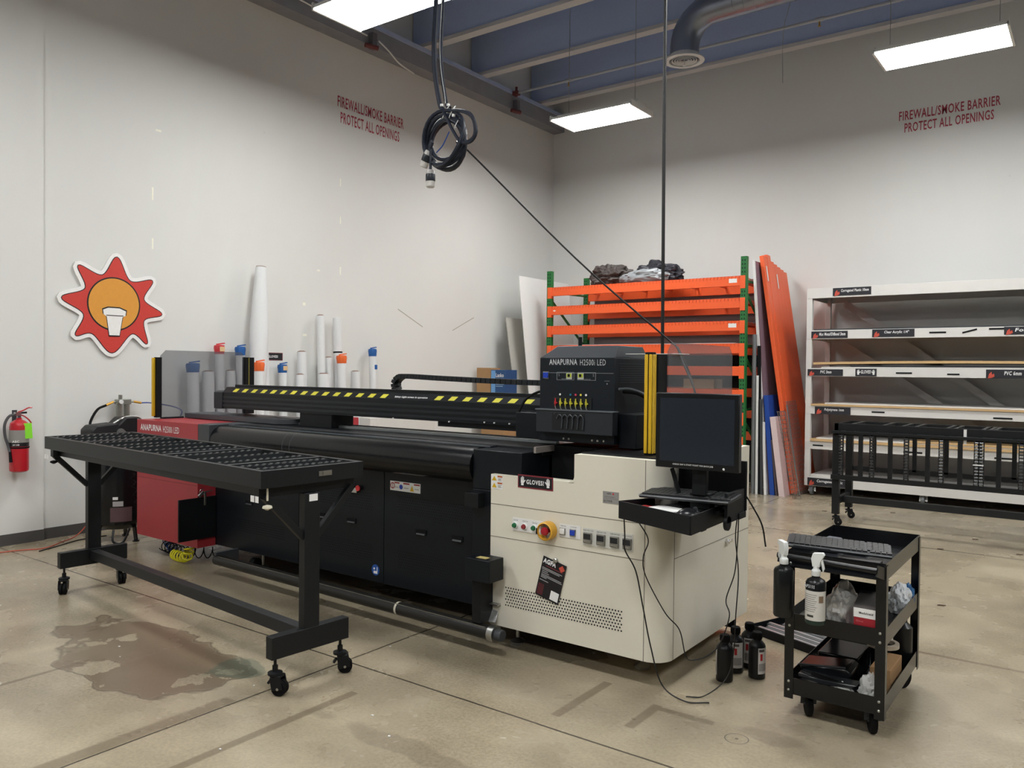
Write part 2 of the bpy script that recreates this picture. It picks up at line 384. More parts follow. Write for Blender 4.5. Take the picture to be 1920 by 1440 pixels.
# --- red end cabinet
rd = MB().box(-6.67, -5.762, YF, YB2, .16, 1.146)
rd.m = 1; rd.box(-6.67, -5.762, YF-.0012, YF, .655, .658).box(-6.67, -5.762, YF-.0012, YF, .905, .908)
rd.m = 2; holes(rd, -6.625, -5.775, .69, .756, .0165, .02, .0045, YF-.0015, 6, False)
RC = obj('red_cabinet', rd, [redp, mat('red_seam', '5e1a20', .6), mat('red_vent_hole', '3a0c10', .8)], PR, .002, label='red painted left end cabinet')
obj('lettering', textmb(MB(), 'ANAPURNA', (-6.612, YF-.002, 1.058), X_, Z_, .325, .053, font_off=.022), letter, RC)
obj('lettering', textmb(MB(), 'H2500i LED', (-6.26, YF-.002, 1.055), X_, Z_, .235, .052, font_off=.0), letter, RC)
bez = MB().box(-5.76, -5.61, YF, 3.80, .93, 1.148).box(-5.76, -5.55, 3.80, 4.05, 1.06, 1.148)
obj('roller_bezel', bez, dark_grey, PR, .003)
sc = MB().box(-5.612, -5.606, 3.64, 3.72, 1.06, 1.065)
# access door hanging open, black
dr = thing_door = MB(); dr.box(-5.757, -5.742, 3.46, 3.785, .235, .565); obj('hinged_door', dr, black, PR, .003)
# --- front roller (belt drum) with scale
ro = MB().cyl((-5.605, 3.745, 1.03), (-2.985, 3.745, 1.03), .108, 48)
ro.m = 1
for xx in (-4.64, -4.72): ro.lathe([(.1083, -.001), (.1086, 0), (.1083, .001)], (xx, 3.745, 1.03), 48, (1,0,0))
obj('belt_drum', ro, [mat('belt_black', '0a0c0f', .24, bump=.08, scale=90, spec=.4), mat('belt_scratch', '4c5358', .4)], PR)
ed = MB().box(-5.58, -2.95, 3.79, 3.86, 1.118, 1.142); obj('belt_edge_trim', ed, mat('dark_alu', '2c3138', .25, .6), PR, .004)
obj('trim_light_edge', MB().box(-5.58, -2.95, 3.786, 3.79, 1.136, 1.143), mat('alu_edge', '7d858c', .3, .8), PR)
bd = MB().box(-5.55, -2.62, 3.862, 4.35, 1.10, 1.146).box(-5.55, -2.62, 4.35, 4.70, 1.08, 1.115)
obj('vacuum_belt', bd, mat('belt_top', '17191c', .45), PR, .002)
obj('belt_end_plate', MB().box(-2.62, -2.605, 3.77, 4.02, 1.125, 1.16), mat('scuffed_alu', '9d948e', .45, .3), PR)
obj('media_guide_rail', MB().box(-5.35, -2.7, 4.13, 4.16, 1.146, 1.166), mat('rail_alu', 'a8aeb2', .3, .85), PR, .002)
obj('media_guide_rail', MB().box(-5.2, -2.86, 4.24, 4.30, 1.146, 1.162), blackm, PR, .002)
obj('media_guide_rail', MB().box(-5.2, -2.7, 4.70, 4.75, 1.05, 1.115), blackm, PR, .002)
# right bearing block and tall post
blk = MB().box(-2.982, -2.63, 3.665, 3.95, .90, 1.132).box(-2.982, -2.825, 3.665, 3.80, .17, .9)
obj('bearing_block', blk, blue_black, PR, .004)
obj('junction_box', MB().box(-2.99, -2.89, 3.60, 3.668, .80, .885), black, PR, .003)
pl = MB().box(-6.5, -5.25, 3.98, 4.45, 1.166, 1.195).cyl((-5.25, 4.2, 1.166), (-5.25, 4.2, 1.195), .22, 24)
obj('left_platform', MB().prism([(-6.55, 4.0), (-5.35, 4.0)]+[(-5.25+.15*math.sin(a)-.05, 4.15-.15*math.cos(a)) for a in [PI*i/10 for i in range(11)]]+[(-6.55, 4.3)], 'z', 1.15, 1.192), mat('platform_grey', '4e5054', .35, .3), PR, .003)
obj('gantry_foot', MB().box(-5.05, -4.68, 4.06, 4.28, 1.146, 1.26), black, PR, .003)
# --- gantry
gy = 4.05
gb = MB().prism([(gy, 1.25), (gy, 1.385), (gy+.035, 1.43), (gy+.28, 1.44), (gy+.28, 1.25)], 'x', -6.05, -2.6)
nx = Vector((0, -.045, .035)).normalized(); sl = Vector((0, .035, .045)).normalized(); gb.m = 1
xs = [-5.892+.1256*i for i in range(15)]+[-3.614+.124*i for i in range(8)]
for x0 in xs:
    o = Vector((x0-.03, gy+.005, 1.391))+nx*.0015; gb.quad(o, o+X_*.055, o+X_*.075+sl*.034, o+X_*.02+sl*.034)
G = obj('gantry_beam', gb, [mat('gantry_black', '0e1217', .35, spec=.35), hazard], PR)
gr = MB()
for z, d in ((1.345, .004), (1.31, .006), (1.275, .004)): gr.box(-6.05, -2.6, gy-d, gy, z-.008, z+.008)
obj('extrusion_rib', gr, mat('rib_black', '151a20', .35), G)
obj('end_cap', MB().prism([(gy-.01, 1.245), (gy-.01, 1.385), (gy+.03, 1.40), (gy+.29, 1.40), (gy+.29, 1.245)], 'x', -6.17, -6.05), mat('cap_grey', '25292f', .45), G, .004)
obj('top_rail', MB().box(-5.95, -2.6, gy+.05, gy+.1, 1.43, 1.452), black, G)
# hazard stripes lie on the sloping top chamfer
obj('lettering', textmb(MB(), 'Safety: Light screen in operation', Vector((-4.02, gy+.007, 1.394))+nx*.0015, X_, sl, .31, .02, font_off=.02), letter, G)
dots = MB().box(-3.62, -2.6, gy+.02, gy+.2, 1.215, 1.25); dots.m = 1
for x0, z in ((-4.02, 1.252), (-3.5, 1.252), (-3.2, 1.262), (-3.12, 1.262), (-3.0, 1.262)): dots.cyl((x0, gy-.008, z), (x0, gy, z), .005, 8)
obj('under_rail', dots, [black, white], G)
# --- carriage (print head housing)
cx0, cx1, cy0, cy1 = -2.672, -2.170, 3.90, 4.30
CA = obj('print_carriage', MB().box(cx0, cx1, cy0, cy1, 1.19, 1.672), mat('carriage_black', '171c22', .4, spec=.3), PR, .003)
hd = MB(); zt = 1.742; a, c2 = (cx0, cy0, 1.672), .05
hd.add([(cx0,cy0,1.672),(cx1,cy0,1.672),(cx1,cy1,1.672),(cx0,cy1,1.672),(cx0+.09,cy0+.05,zt),(cx1-.012,cy0+.05,zt),(cx1-.012,cy1-.05,zt),(cx0+.09,cy1-.05,zt)],
       [(0,3,2,1),(4,5,6,7),(0,1,5,4),(1,2,6,5),(2,3,7,6),(3,0,4,7)])
obj('hood', hd, mat('hood_grey', '33373c', .4), CA, .003)
obj('aerial_stub', MB().cyl((-2.52, 4.1, 1.742), (-2.52, 4.1, 1.80), .012, 10), black, CA)
yf = cy0-.0015
obj('lettering', textmb(MB(), 'ANAPURNA', (-2.606, yf, 1.632), X_, Z_, .192, .034, font_off=.022), lettg, CA)
obj('lettering', textmb(MB(), 'H2500i LED', (-2.396, yf, 1.630), X_, Z_, .167, .034, font_off=.0), lettg, CA)
fr = MB(); fr.box(cx0+.02, cx1-.01, yf-.0005, yf+.001, 1.5855, 1.5875)
for x0, x1 in ((-2.552, -2.435), (-2.412, -2.292)):
    z0, z1 = 1.545, 1.581
    fr.box(x0, x1, yf-.0005, yf+.001, z0, z0+.0018).box(x0, x1, yf-.0005, yf+.001, z1+.008, z1+.0098).box(x0, x0+.0018, yf-.0005, yf+.001, z0, z1+.0098).box(x1-.0018, x1, yf-.0005, yf+.001, z0, z1+.0098)
textmb(fr, 'S', (-2.54, yf-.001, 1.567), X_, Z_, .007, .015); textmb(fr, 'S', (-2.31, yf-.001, 1.567), X_, Z_, .007, .015)
for x0 in (-2.52, -2.37): textmb(fr, 'TEMPERATURE', (x0, yf-.001, 1.549), X_, Z_, .045, .005)
textmb(fr, 'POWER', (-2.637, yf-.001, 1.548), X_, Z_, .03, .005); textmb(fr, 'SIGNAL', (-2.235, yf-.001, 1.541), X_, Z_, .034, .005); fr.disc((-2.218, yf-.001, 1.528), .004)
obj('panel_marking', fr, mat('marking_grey', '8f959b', .5), CA)
obj('button', MB().box(-2.643, -2.610, yf-.01, yf, 1.556, 1.588), blue, CA, .002, label='square blue push button in a silver frame')
obj('button_frame', MB().box(-2.646, -2.607, yf-.004, yf, 1.553, 1.593), steel, CA)
disp = mat('display_green', 'b7c23c', .4)
for x0 in (-2.484, -2.407):
    D = obj('display_frame', MB().box(x0, x0+.038, yf-.006, yf, 1.55, 1.586), mat('frame_grey', 'aeb2ae', .4), CA)
    obj('display', MB().box(x0+.003, x0+.035, yf-.0075, yf-.0055, 1.561, 1.583), disp, D)
    d_ = MB().box(x0+.010, x0+.026, yf-.0085, yf-.007, 1.564, 1.58); textmb(d_, 'OK', (x0+.01, yf-.009, 1.567), X_, Z_, .016, .01); obj('display_digits', d_, blackm, D)
cols = [('e6e6e6', 0), ('1e6f8a', 2), ('c23a55', 3), ('e0d24a', 4), ('e6e6e6', 5)]
for k, (cc, i) in enumerate(cols):
    for z, o_ in ((1.462, 0), (1.352, -.055)):
        xx = -2.525+.0345*(i+ .0)+(0 if i else -.002)
        obj('colour_dot', MB().cyl((xx+(0 if z > 1.4 else .0), yf-.001+o_, z), (xx, yf-.003+o_, z), .0065, 14), mat('dot_'+cc, cc, .4), CA)
for i in range(7):
    xx = -2.553+.0345*i; c3 = paperr if i == 0 else hazard
    v = MB().cyl((xx, yf-.012, 1.395), (xx, yf-.012, 1.44), .0035, 8); v.cyl((xx, yf-.012, 1.405), (xx, yf-.012, 1.425), .0065, 8).bar((xx, yf-.013, 1.415), (xx+.014, yf-.013, 1.412), .006, .006)
    V = obj('ink_valve', v, c3, CA)
    obj('valve_tube', MB().tube(spline([(xx, yf-.012, 1.396), (xx+.002, yf-.013, 1.385), (xx+.006, yf-.006, 1.374)], 4), .0025, 6), mat('clear_tube', '8a8d84', .3), V)
obj('valve_bay', MB().box(-2.575, -2.315, yf-.0035, yf-.001, 1.375, 1.447), mat('bay_black', '0c0f13', .6), CA)
sh = MB().box(-2.655, -2.150, 3.842, 3.90, 1.245, 1.372); sh.m = 1; sh.box(-2.545, -2.325, 3.8405, 3.843, 1.262, 1.36)
SHF = obj('service_tray', sh, [mat('tray_grey', '1f242a', .45), mat('tray_recess', '0a0d11', .6)], CA, .002)
obj('tray_lip', MB().box(-2.66, -2.145, 3.836, 3.90, 1.372, 1.378), mat('lip_grey', '5d6268', .4), SHF)
for i in range(5):
    xx = -2.49+.035*i
    obj('ink_hose', MB().tube(spline([(xx-.02, 3.835, 1.325), (xx, 3.83, 1.35), (xx+.018, 3.835, 1.33), (xx+.014, 3.836, 1.27)], 5), .0035, 6), mat('hose_grey', '3c4147', .3), SHF)
obj('side_housing', MB().box(-2.865, -2.675, 3.93, 4.3, 1.19, 1.345), blue_black, CA, .003)
lv = MB()
for i in range(9): lv.box(cx1, cx1+.002, 3.95, 4.27, 1.535+.013*i, 1.538+.013*i)
obj('side_louvre', lv, mat('louvre_edge', '343b44', .4), CA)
obj('side_shelf', MB().box(cx1, cx1+.11, 3.95, 4.3, 1.17, 1.36), blue_black, CA, .003)
obj('hose_loop', MB().tube(spline([(-2.16, 3.93, 1.50), (-2.13, 4.0, 1.50), (-2.08, 4.06, 1.475), (-2.02, 4.08, 1.43), (-1.95, 4.05, 1.39)], 6), .007, 8), mat('hose_shine', '6a7076', .25), CA)
obj('hose_loop', MB().tube(spline([(-2.15, 3.96, 1.485), (-2.10, 4.03, 1.475), (-2.05, 4.07, 1.44), (-1.98, 4.06, 1.385)], 6), .009, 8), rubber, CA)
obj('hose_loop', MB().tube(spline([(-2.86, 3.95, 1.345), (-2.83, 3.98, 1.42), (-2.76, 4.0, 1.465), (-2.68, 4.0, 1.48)], 6), .008, 8), rubber, CA)
kn = MB()
for xx in (-2.50, -2.465, -2.31, -2.275, -2.235): kn.cyl((xx, 3.895, 1.208), (xx, 3.9, 1.208), .006, 8)
obj('screw_head', kn, steel, CA)
# --- cable chain
path = spline([(-4.33, 4.4, 1.44), (-4.345, 4.4, 1.49), (-4.31, 4.4, 1.53), (-4.24, 4.4, 1.545), (-3.9, 4.4, 1.535), (-3.4, 4.4, 1.522), (-2.9, 4.4, 1.515), (-2.68, 4.4, 1.52)], 24)
ch = MB(); acc = 0; last = path[0]
for i in range(1, len(path)):
    acc += (path[i]-path[i-1]).length
    if acc > .026:
        ch.bar(last, last+(path[i]-last)*.86, .075, .036, (0,1,0) if False else (0,0,1)); last = path[i]; acc = 0
obj('cable_chain', ch, mat('chain_black', '14181c', .5), PR)
# --- light curtain posts and acrylic guards
smoke = mat('smoked_acrylic', '9fa4a8', .08, var=.0, alpha=.42, spec=.6)
def guard(x, y0, y1, z0, z1, nm):
    mb = MB().prism([(y0, z0), (y0, z1-.05), (y0+.05, z1), (y1-.05, z1), (y1, z1-.05), (y1, z0)], 'x', x-.004, x+.004)
    return obj(nm, mb, mat('smoke_grey_acrylic', '585c62', .1, var=.0, alpha=.42), PR, label='smoked acrylic side guard')
guard(-6.60, 3.80, 4.66, 1.155, 1.742, 'side_guard'); guard(-1.868, 3.93, 4.84, 1.16, 1.757, 'side_guard')
def curtain(x, y, z0, z1, nm='light_curtain_post'):
    p = MB().box(x-.022, x+.022, y-.02, y+.02, z0, z1); o = obj(nm, p, blackm, PR, .003)
    s = MB().box(x-.022, x-.003, y-.026, y-.019, z0+.012, z1-.012).box(x+.003, x+.022, y-.026, y-.019, z0+.012, z1-.012).box(x+.021, x+.027, y-.018, y-.002, z0+.012, z1-.012).box(x+.021, x+.027, y+.002, y+.018, z0+.012, z1-.012)
    obj('yellow_profile', s, yellow, o, .003); return o
curtain(-1.905, 3.80, 1.16, 1.70)
obj('post_plate', MB().box(-1.895, -1.872, 3.825, 3.93, 1.16, 1.69), blackm, PR)
obj('paper_sheet', MB().box(-2.15, -1.83, 3.98, 4.12, 1.694, 1.697), whitep, PR, label='white sheet laid on the post')
pp = MB().box(-6.622, -6.598, 3.755, 3.78, 1.158, 1.68)
lp = obj('light_curtain_post', MB().box(-6.622, -6.575, 3.755, 3.80, 1.158, 1.68), blackm, PR)
obj('yellow_profile', MB().box(-6.622, -6.60, 3.732, 3.755, 1.17, 1.675), yellow, lp, .002)
rp = obj('light_curtain_post', MB().box(-6.622, -6.575, 4.64, 4.74, 1.158, 1.695), blackm, PR)
obj('yellow_profile', MB().box(-6.575, -6.572, 4.675, 4.685, 1.2, 1.69), mat('olive_strip', '6f6a2a', .5), rp)
obj('guard_bracket', MB().box(-6.60, -6.56, 3.8, 4.0, 1.148, 1.16), black, PR)
# --- labels and controls on the cream cabinet
y_ = YF
def sticker(nm, x0, x1, z0, z1, m, y=y_, th=.0018, par=PR, lab=None):
    return obj(nm, MB().box(x0, x1, y-th, y-.0002, z0, z1), m, par, label=lab)
gs = sticker('glove_sign', -2.629, -2.393, .944, 1.018, mat('sign_red', '7a2a34', .5), lab='black GLOVES! sign with two white hands and a red rim')
obj('sign_face', MB().box(-2.622, -2.400, y_-.0025, y_-.0015, .951, 1.011), mat('sign_black', '14161c', .5), gs)
def hand(mb, cx, cz, s, fl, y):
    P = lambda u, v: (cx+fl*u*s, cz+v*s)
    mb.prism([P(-.3,-.1), P(.28,-.1), P(.32,.3), P(-.3,.3)], 'y', y-.0004, y)
    for k, (u, h) in enumerate(((-.24, .75), (-.08, .9), (.08, .95), (.24, .82))): mb.prism([P(u-.065,.28), P(u+.065,.28), P(u+.05,h), P(u-.05,h)], 'y', y-.0004, y)
    mb.prism([P(.3,.0), P(.6,.35), P(.52,.45), P(.26,.2)], 'y', y-.0004, y); mb.prism([P(-.22,-.12), P(.22,-.12), P(.25,-.45), P(-.25,-.45)], 'y', y-.0004, y)
hm = MB(); hand(hm, -2.597, .975, .036, 1, y_-.0027); hand(hm, -2.425, .975, .036, -1, y_-.0027)
textmb(hm, 'GLOVES!', (-2.57, y_-.003, .968), X_, Z_, .117, .026, font_off=.03, sp=1.15)
obj('lettering', hm, letter, gs)
wst = sticker('warning_label', -2.819, -2.735, .92, 1.0, white, lab='white warning label with two yellow triangles')
tm = MB(); [tm.prism([(-2.812, z), (-2.778, z), (-2.795, z+.026)], 'y', y_-.0027, y_-.0018) for z in (.928, .968)]
obj('warning_triangle', tm, yellow, wst)
tm = MB(); [tm.box(-2.772, -2.738, y_-.0027, y_-.0018, z, z+.009) for z in (.95, .988)]
obj('warning_header', tm, mat('warn_orange', 'b5602f', .5), wst)
tm = MB(); [tm.box(-2.768, -2.742-.006*(k % 2), y_-.0027, y_-.0018, z-.006*k, z-.006*k+.002) for z in (.942, .98) for k in range(3)]
obj('warning_text', tm, seam, wst)
pt = sticker('rating_plate', -2.083, -1.99, .915, .977, mat('plate_grey', '9b9a98', .35, .3), lab='grey metal rating plate')
tm = textmb(MB(), 'AGFA', (-2.06, y_-.002, .962), X_, Z_, .026, .008, font_off=.04); textmb(tm, 'MADE IN GERMANY', (-2.072, y_-.002, .946), X_, Z_, .06, .006)
tm.box(-2.077, -1.995, y_-.0022, y_-.0018, .94, .941); textmb(tm, '06LCFW078', (-2.078, y_-.002, .922), X_, Z_, .05, .011, font_off=.02)
obj('plate_text', tm, mat('plate_ink', '3e3c3a', .6), pt); tm = MB().disc((-2.022, y_-.0022, .966), .005); obj('plate_logo', tm, paperr, pt)
st = sticker('control_strip', -2.662, -2.40, .70, .772, white, th=.003, lab='white strip under the push buttons')
st2 = sticker('control_strip', -2.347, -2.215, .705, .775, white, th=.003); st3 = sticker('control_strip', -2.20, -1.905, .682, .772, mat('strip_grey', 'cfcfc8', .5), th=.003)
tm = MB()
for s_, x0, x1, z in (('ONLINE', -2.655, -2.625, .756), ('ERROR STOP', -2.592, -2.557, .756), ('READY PRINT', -2.525, -2.492, .754), ('MAINS ON', -2.34, -2.307, .762), ('UV ON/OFF', -2.277, -2.24, .762), ('FRONT HEAT TANK', -2.198, -2.135, .757), ('REAR HEAT TANK', -2.115, -2.06, .757), ('INNER HEAT TANK', -2.035, -1.98, .757), ('VACUUM CONTROL', -1.965, -1.91, .757)):
    textmb(tm, s_, (x0, y_-.0035, z), X_, Z_, x1-x0, .0065)
obj('lettering', tm, mat('ink_dark', '35332f', .6), st3)
for x0, m_ in ((-2.641, '1f6b43'), (-2.577, '8e2f35'), (-2.512, '1f6b43')):
    B = obj('push_button', MB().cyl((x0, y_-.003, .731), (x0, y_-.016, .731), .0145, 20).cyl((x0, y_-.016, .731), (x0, y_-.026, .731), .011, 20), mat('btn_'+m_, m_, .35), PR, .001)
    obj('button_ring', MB().lathe([(.018, 0), (.0185, .008), (.0145, .011)], (x0, y_-.003, .731), 20, (0,-1,0)), white, B)
ks = obj('key_switch', MB().box(-2.475, -2.445, y_-.045, y_-.003, .70, .757), white, PR, .004); obj('key', MB().box(-2.463, -2.457, y_-.06, y_-.045, .712, .744), blackm, ks)
es = MB().lathe([(.050, 0), (.052, .012), (.050, .05), (.043, .055), (.040, .02)], (-2.412, y_-.003, .731), 28, (0,-1,0), cap=False)
ES = obj('emergency_stop_guard', es, mat('estop_yellow', 'dba636', .4), PR, label='yellow ring guard of the emergency stop')
obj('emergency_stop_button', MB().lathe([(.012, 0), (.012, .03), (.021, .034), (.023, .042), (.019, .050), (.008, .053)], (-2.412, y_-.01, .731), 20, (0,-1,0)), mat('estop_red', 'a3202c', .3), ES)
for x0, m_ in ((-2.327, white), (-2.262, blue)):
    B = obj('square_button', MB().box(x0-.014, x0+.014, y_-.015, y_-.003, .722, .75), m_, PR, .002); obj('button_frame', MB().box(x0-.019, x0+.019, y_-.009, y_-.003, .716, .756), steel, B, .002)
for x0 in (-2.168, -2.088, -2.008, -1.935):
    B = obj('temperature_controller', MB().box(x0-.025, x0+.025, y_-.016, y_-.003, .694, .75), mat('ctrl_grey', '7c7a72', .4), PR, .003)
    obj('controller_screen', MB().box(x0-.021, x0+.021, y_-.0175, y_-.0155, .715, .744), mat('ctrl_screen', '23262b', .2), B); tm = MB().box(x0-.012, x0+.01, y_-.0185, y_-.0172, .725, .73)
    obj('controller_key', MB().box(x0-.018, x0+.012, y_-.0175, y_-.0155, .701, .706), steel, B)
lk = MB().cyl((-1.73, 4.43, .63), (-1.71, 4.43, .63), .014, 16).bar((-1.705, 4.405, .628), (-1.705, 4.465, .634), .008, .016); obj('door_lock', lk, chrome, PR, .002)
# warning strip on black panel, blue round sticker
wl = sticker('warning_label', -3.785, -3.515, .800, .862, white, y=3.79, lab='long white warning label on the black front')
wr_ = mat('warn_red', 'a03a34', .5)
obj('prohibition_mark', MB().lathe([(.021, 0), (.021, .001), (.015, .001), (.015, 0)], (-3.762, 3.788, .832), 18, (0,-1,0), cap=False).box(-3.764, -3.760, 3.7868, 3.788, .815, .849), wr_, wl)
for a_, b2_ in ((-3.745, -3.70), (-3.665, -3.61), (-3.57, -3.52)): obj('warning_header', MB().box(a_, b2_, 3.7868, 3.788, .848, .857), wr_, wl); obj('warning_text', MB().box(a_+.005, b2_-.008, 3.7868, 3.788, .822, .825), seam, wl)
obj('warning_triangle', MB().prism([(-3.605, .808), (-3.57, .808), (-3.5875, .845)], 'y', 3.7868, 3.788), yellow, wl)
tm = MB(); tm.disc((-3.685, 3.7868, .828), .016, X_, Z_, 16); obj('mandatory_mark', tm, blue, wl)
bs = obj('round_sticker', MB().disc((-3.918, 3.7888, .247), .037, X_, Z_, 24), mat('sticker_blue', '1d4f9c', .5), PR, label='round blue mandatory action sticker')
tm = MB().box(-3.935, -3.90, 3.7875, 3.7885, .222, .24).box(-3.905, -3.899, 3.7875, 3.7885, .24, .268).disc((-3.93, 3.788, .255), .008); obj('pictogram', tm, letter, bs)
# take up roller near the floor with brackets
tb = MB().cyl((-5.45, 3.60, .125), (-2.74, 3.54, .125), .040, 24); TK = obj('take_up_roller', tb, mat('roller_black', '1d1c1a', .35), PR)
tb = MB().cyl((-2.74, 3.54, .125), (-2.70, 3.539, .125), .047, 24); obj('roller_collar', tb, steel, TK); obj('roller_end', MB().cyl((-2.70, 3.539, .125), (-2.655, 3.538, .125), .032, 20), dark_grey, TK, .004)
obj('tape_band', MB().lathe([(.0405, -.008), (.0412, 0), (.0405, .008)], (-3.47, 3.556, .125), 24, (1,-.02,0)), mat('masking', 'c9c4b4', .6), TK)
obj('highlight_strip', MB().bar((-5.40, 3.575, .159), (-2.76, 3.515, .159), .004, .003), steel, TK)  # steel strip laid along the roller in place of its highlight
br = MB().bar((-2.78, 3.6, .16), (-2.79, 3.66, .26), .05, .012).box(-2.86, -2.74, 3.60, 3.72, .26, .268); obj('roller_bracket', br, steel, PR, .002)
mo = MB().box(-2.875, -2.70, 3.47, 3.60, .42, .545); MO = obj('take_up_motor', mo, blue_black, PR, .004); obj('motor_label', MB().box(-2.82, -2.75, 3.5, 3.54, .545, .547), mat('lab_yel', 'c9b878', .5), MO)
obj('motor_leg', MB().box(-2.86, -2.80, 3.52, 3.66, .17, .42), black, MO)
obj('left_roller_bracket', MB().box(-5.46, -5.43, 3.58, 3.78, .10, .18), dark_grey, PR)
for (fx, fy) in ((-2.74, 3.80), (-1.98, 3.9), (-2.0, 4.6), (-5.35, 3.95), (-6.5, 4.5), (-4.3, 4.3)):
    f = MB().lathe([(.045, 0), (.045, .012), (.02, .03), (.012, .035), (.012, .17)], (fx, fy, 0), 16); obj('levelling_foot', f, steel, PR)
cw = MB().cyl((-5.33, 3.84, .06), (-5.29, 3.85, .06), .055, 20); CW = obj('castor_wheel', cw, rubber, PR); obj('wheel_brake', MB().box(-5.36, -5.33, 3.79, 3.83, .03, .08), paperr, CW, .004)
# --- swing tray for the keyboard
zb, zr = .905, .97
FL, FR, BR, BL = Vector((-1.885, 3.445, 0)), Vector((-1.44, 3.275, 0)), Vector((-1.452, 3.76, 0)), Vector((-1.70, 3.86, 0))
tr = MB()
def wall2(a, c, z0, z1, th=.008): tr.bar(Vector((a.x, a.y, (z0+z1)/2)), Vector((c.x, c.y, (z0+z1)/2)), th, z1-z0)
wall2(FL, FR, zb-.02, zr); wall2(FR, BR, zb-.02, zr); wall2(BR, BL, zb-.02, zr); wall2(BL, FL, zb-.02, zr)
tr.prism([(p.x, p.y) for p in (FL, FR, BR, BL)], 'z', .928, .936)
TR = obj('swing_tray', tr, black, PR, .001)
obj('monitor_back_plate', MB().box(-1.745, -1.38, 3.78, 3.80, .93, 1.17), blackm, PR, .003)
obj('tray_side_arm', MB().box(-1.40, -1.385, 3.56, 3.80, .90, 1.04).box(-1.74, -1.38, 3.70, 3.79, .90, .93).cyl((-1.40, 3.58, .90), (-1.385, 3.58, .90), .035, 16), black, PR, .002)
obj('swing_arm', MB().box(-1.735, -1.60, 3.78, 3.84, .8, 1.0), black, PR, .003)
# ================================================================ things at the printer
mo = thing('computer_monitor', 'black flat screen monitor standing on the swing tray of the printer', 'monitor', (-1.52, 3.60, .94))
x0, x1, z0, z1, yy = -1.722, -1.312, 1.145, 1.500, 3.50
m = MB().box(x0, x1, yy, yy+.035, z0, z1).box(x0+.06, x1-.06, yy+.035, yy+.07, z0+.06, z1-.05); obj('casing', m, mat('monitor_black', '0f1114', .3), mo, .004)
obj('screen', MB().box(x0+.022, x1-.022, yy-.001, yy+.004, z0+.032, z1-.024), mat('screen_glass', '272c33', .12), mo)
obj('lettering', textmb(MB(), 'CHECK GAP & START POINT FOR EACH JOB', (x0+.09, yy-.0015, z0+.014), X_, Z_, .20, .0095, font_off=.01), letter, mo)
obj('power_sticker', textmb(MB(), 'e', (x1-.075, yy-.0015, z0+.008), X_, Z_, .011, .011, font_off=.05), letter, mo)
obj('stand_neck', MB().bar((-1.52, yy+.06, 1.02), (-1.52, yy+.07, 1.25), .07, .03), black, mo, .003)
obj('stand_foot', MB().box(-1.62, -1.42, 3.55, 3.70, .937, .955).bar((-1.62, yy+.05, 1.02), (-1.65, yy+.03, 1.14), .01, .02).box(-1.57, -1.47, 3.56, 3.62, .955, 1.03), black, mo, .003)
# keyboards
def keyboard(t, L, D, par_T, wave=0.):
    kb = MB(); kb.T = par_T
    n = 14
    pr = [(L*(i/n-.5), -D/2-wave*math.sin(PI*2*i/n)*.5) for i in range(n+1)]+[(L/2, D/2), (-L/2, D/2)]
    kb.prism(pr, 'z', 0, .016); obj('casing', kb, mat('keyboard_grey', '2b2d30', .45), t, .003)
    ks = MB(); ks.T = par_T
    kw = L/19.2
    for r in range(6):
        x = -L/2+.01; y = -D/2+.012+r*(D-.02)/6
        while x < L/2-kw*.9:
            wd = kw*(5.5 if r == 0 and abs(x+L*.18) < kw*.6 else 1.0)
            ks.box(x+.001, x+wd-.0015, y+.001, y+(D-.02)/6-.002, .016, .022); x += wd
            if abs(x-L*.27) < kw*.5: x += kw*.35
    obj('key_block', ks, mat('key_black', '1a1b1d', .4), t, .0008)
    ed = MB(); ed.T = par_T; ed.bar((-L/2, -D/2-.001, .012), (L/2, -D/2-.001, .012), .003, .004); obj('front_edge', ed, mat('key_edge', '8e9092', .4), t)
t = thing('computer_keyboard', 'black keyboard resting across the rim of the printer swing tray', 'keyboard', (-1.56, 3.5, 1.0), local=True)
T = Matrix.Rotation(math.radians(-2), 4, 'Z')@Matrix.Rotation(math.radians(-1.5), 4, 'Y')@Matrix.Rotation(math.radians(7), 4, 'X')
keyboard(t, .46, .16, T); t.location = (-1.59, 3.60, .998)
t = thing('note_pad', 'white spiral note pad lying on the swing tray', 'note pad', (-1.66, 3.46, .936), local=True)
T = Matrix.Rotation(math.radians(-20), 4, 'Z')
m = MB(); m.T = T; m.box(-.085, .085, -.065, .065, 0, .014); obj('pages', m, whitep, t)
m = MB(); m.T = T; [m.cyl((-.078+.0142*i, -.070, .007), (-.078+.0142*i, -.060, .007), .007, 8) for i in range(12)]; obj('spiral_wire', m, chrome, t); t.location = (-1.655, 3.49, .9365)
tag(obj('red_wrapper', MB().lathe([(.001, 0), (.04, 0), (.042, .003), (.02, .009), (.001, .01)], (-1.785, 3.53, .9365), 16), paperr), 'small red wrapper lying on the swing tray beside the note pad', 'wrapper')
t = thing('computer_mouse', 'black computer mouse on the swing tray by the front rim', 'mouse', (-1.505, 3.38, .936))
T = Matrix.Translation((-1.50, 3.395, .9365))@Matrix.Scale(1.25, 4)@Matrix.Rotation(.5, 4, 'Z')
m = MB(); m.T = T; n = 12; rings = []
for k in range(7):
    a = k/6*PI/2; z = .038*math.sin(a); s_ = max(math.cos(a), .05)
    rings.append((s_, z))
vs = []; 
for s_, z in rings: vs += [(.052*s_*math.cos(2*PI*j/n)*(1+.1*math.sin(2*PI*j/n)), .034*s_*math.sin(2*PI*j/n), z) for j in range(n)]
m.add(vs, [(i*n+j, i*n+(j+1)%n, (i+1)*n+(j+1)%n, (i+1)*n+j) for i in range(6) for j in range(n)]+[list(range(n))[::-1], list(range(6*n, 7*n))])
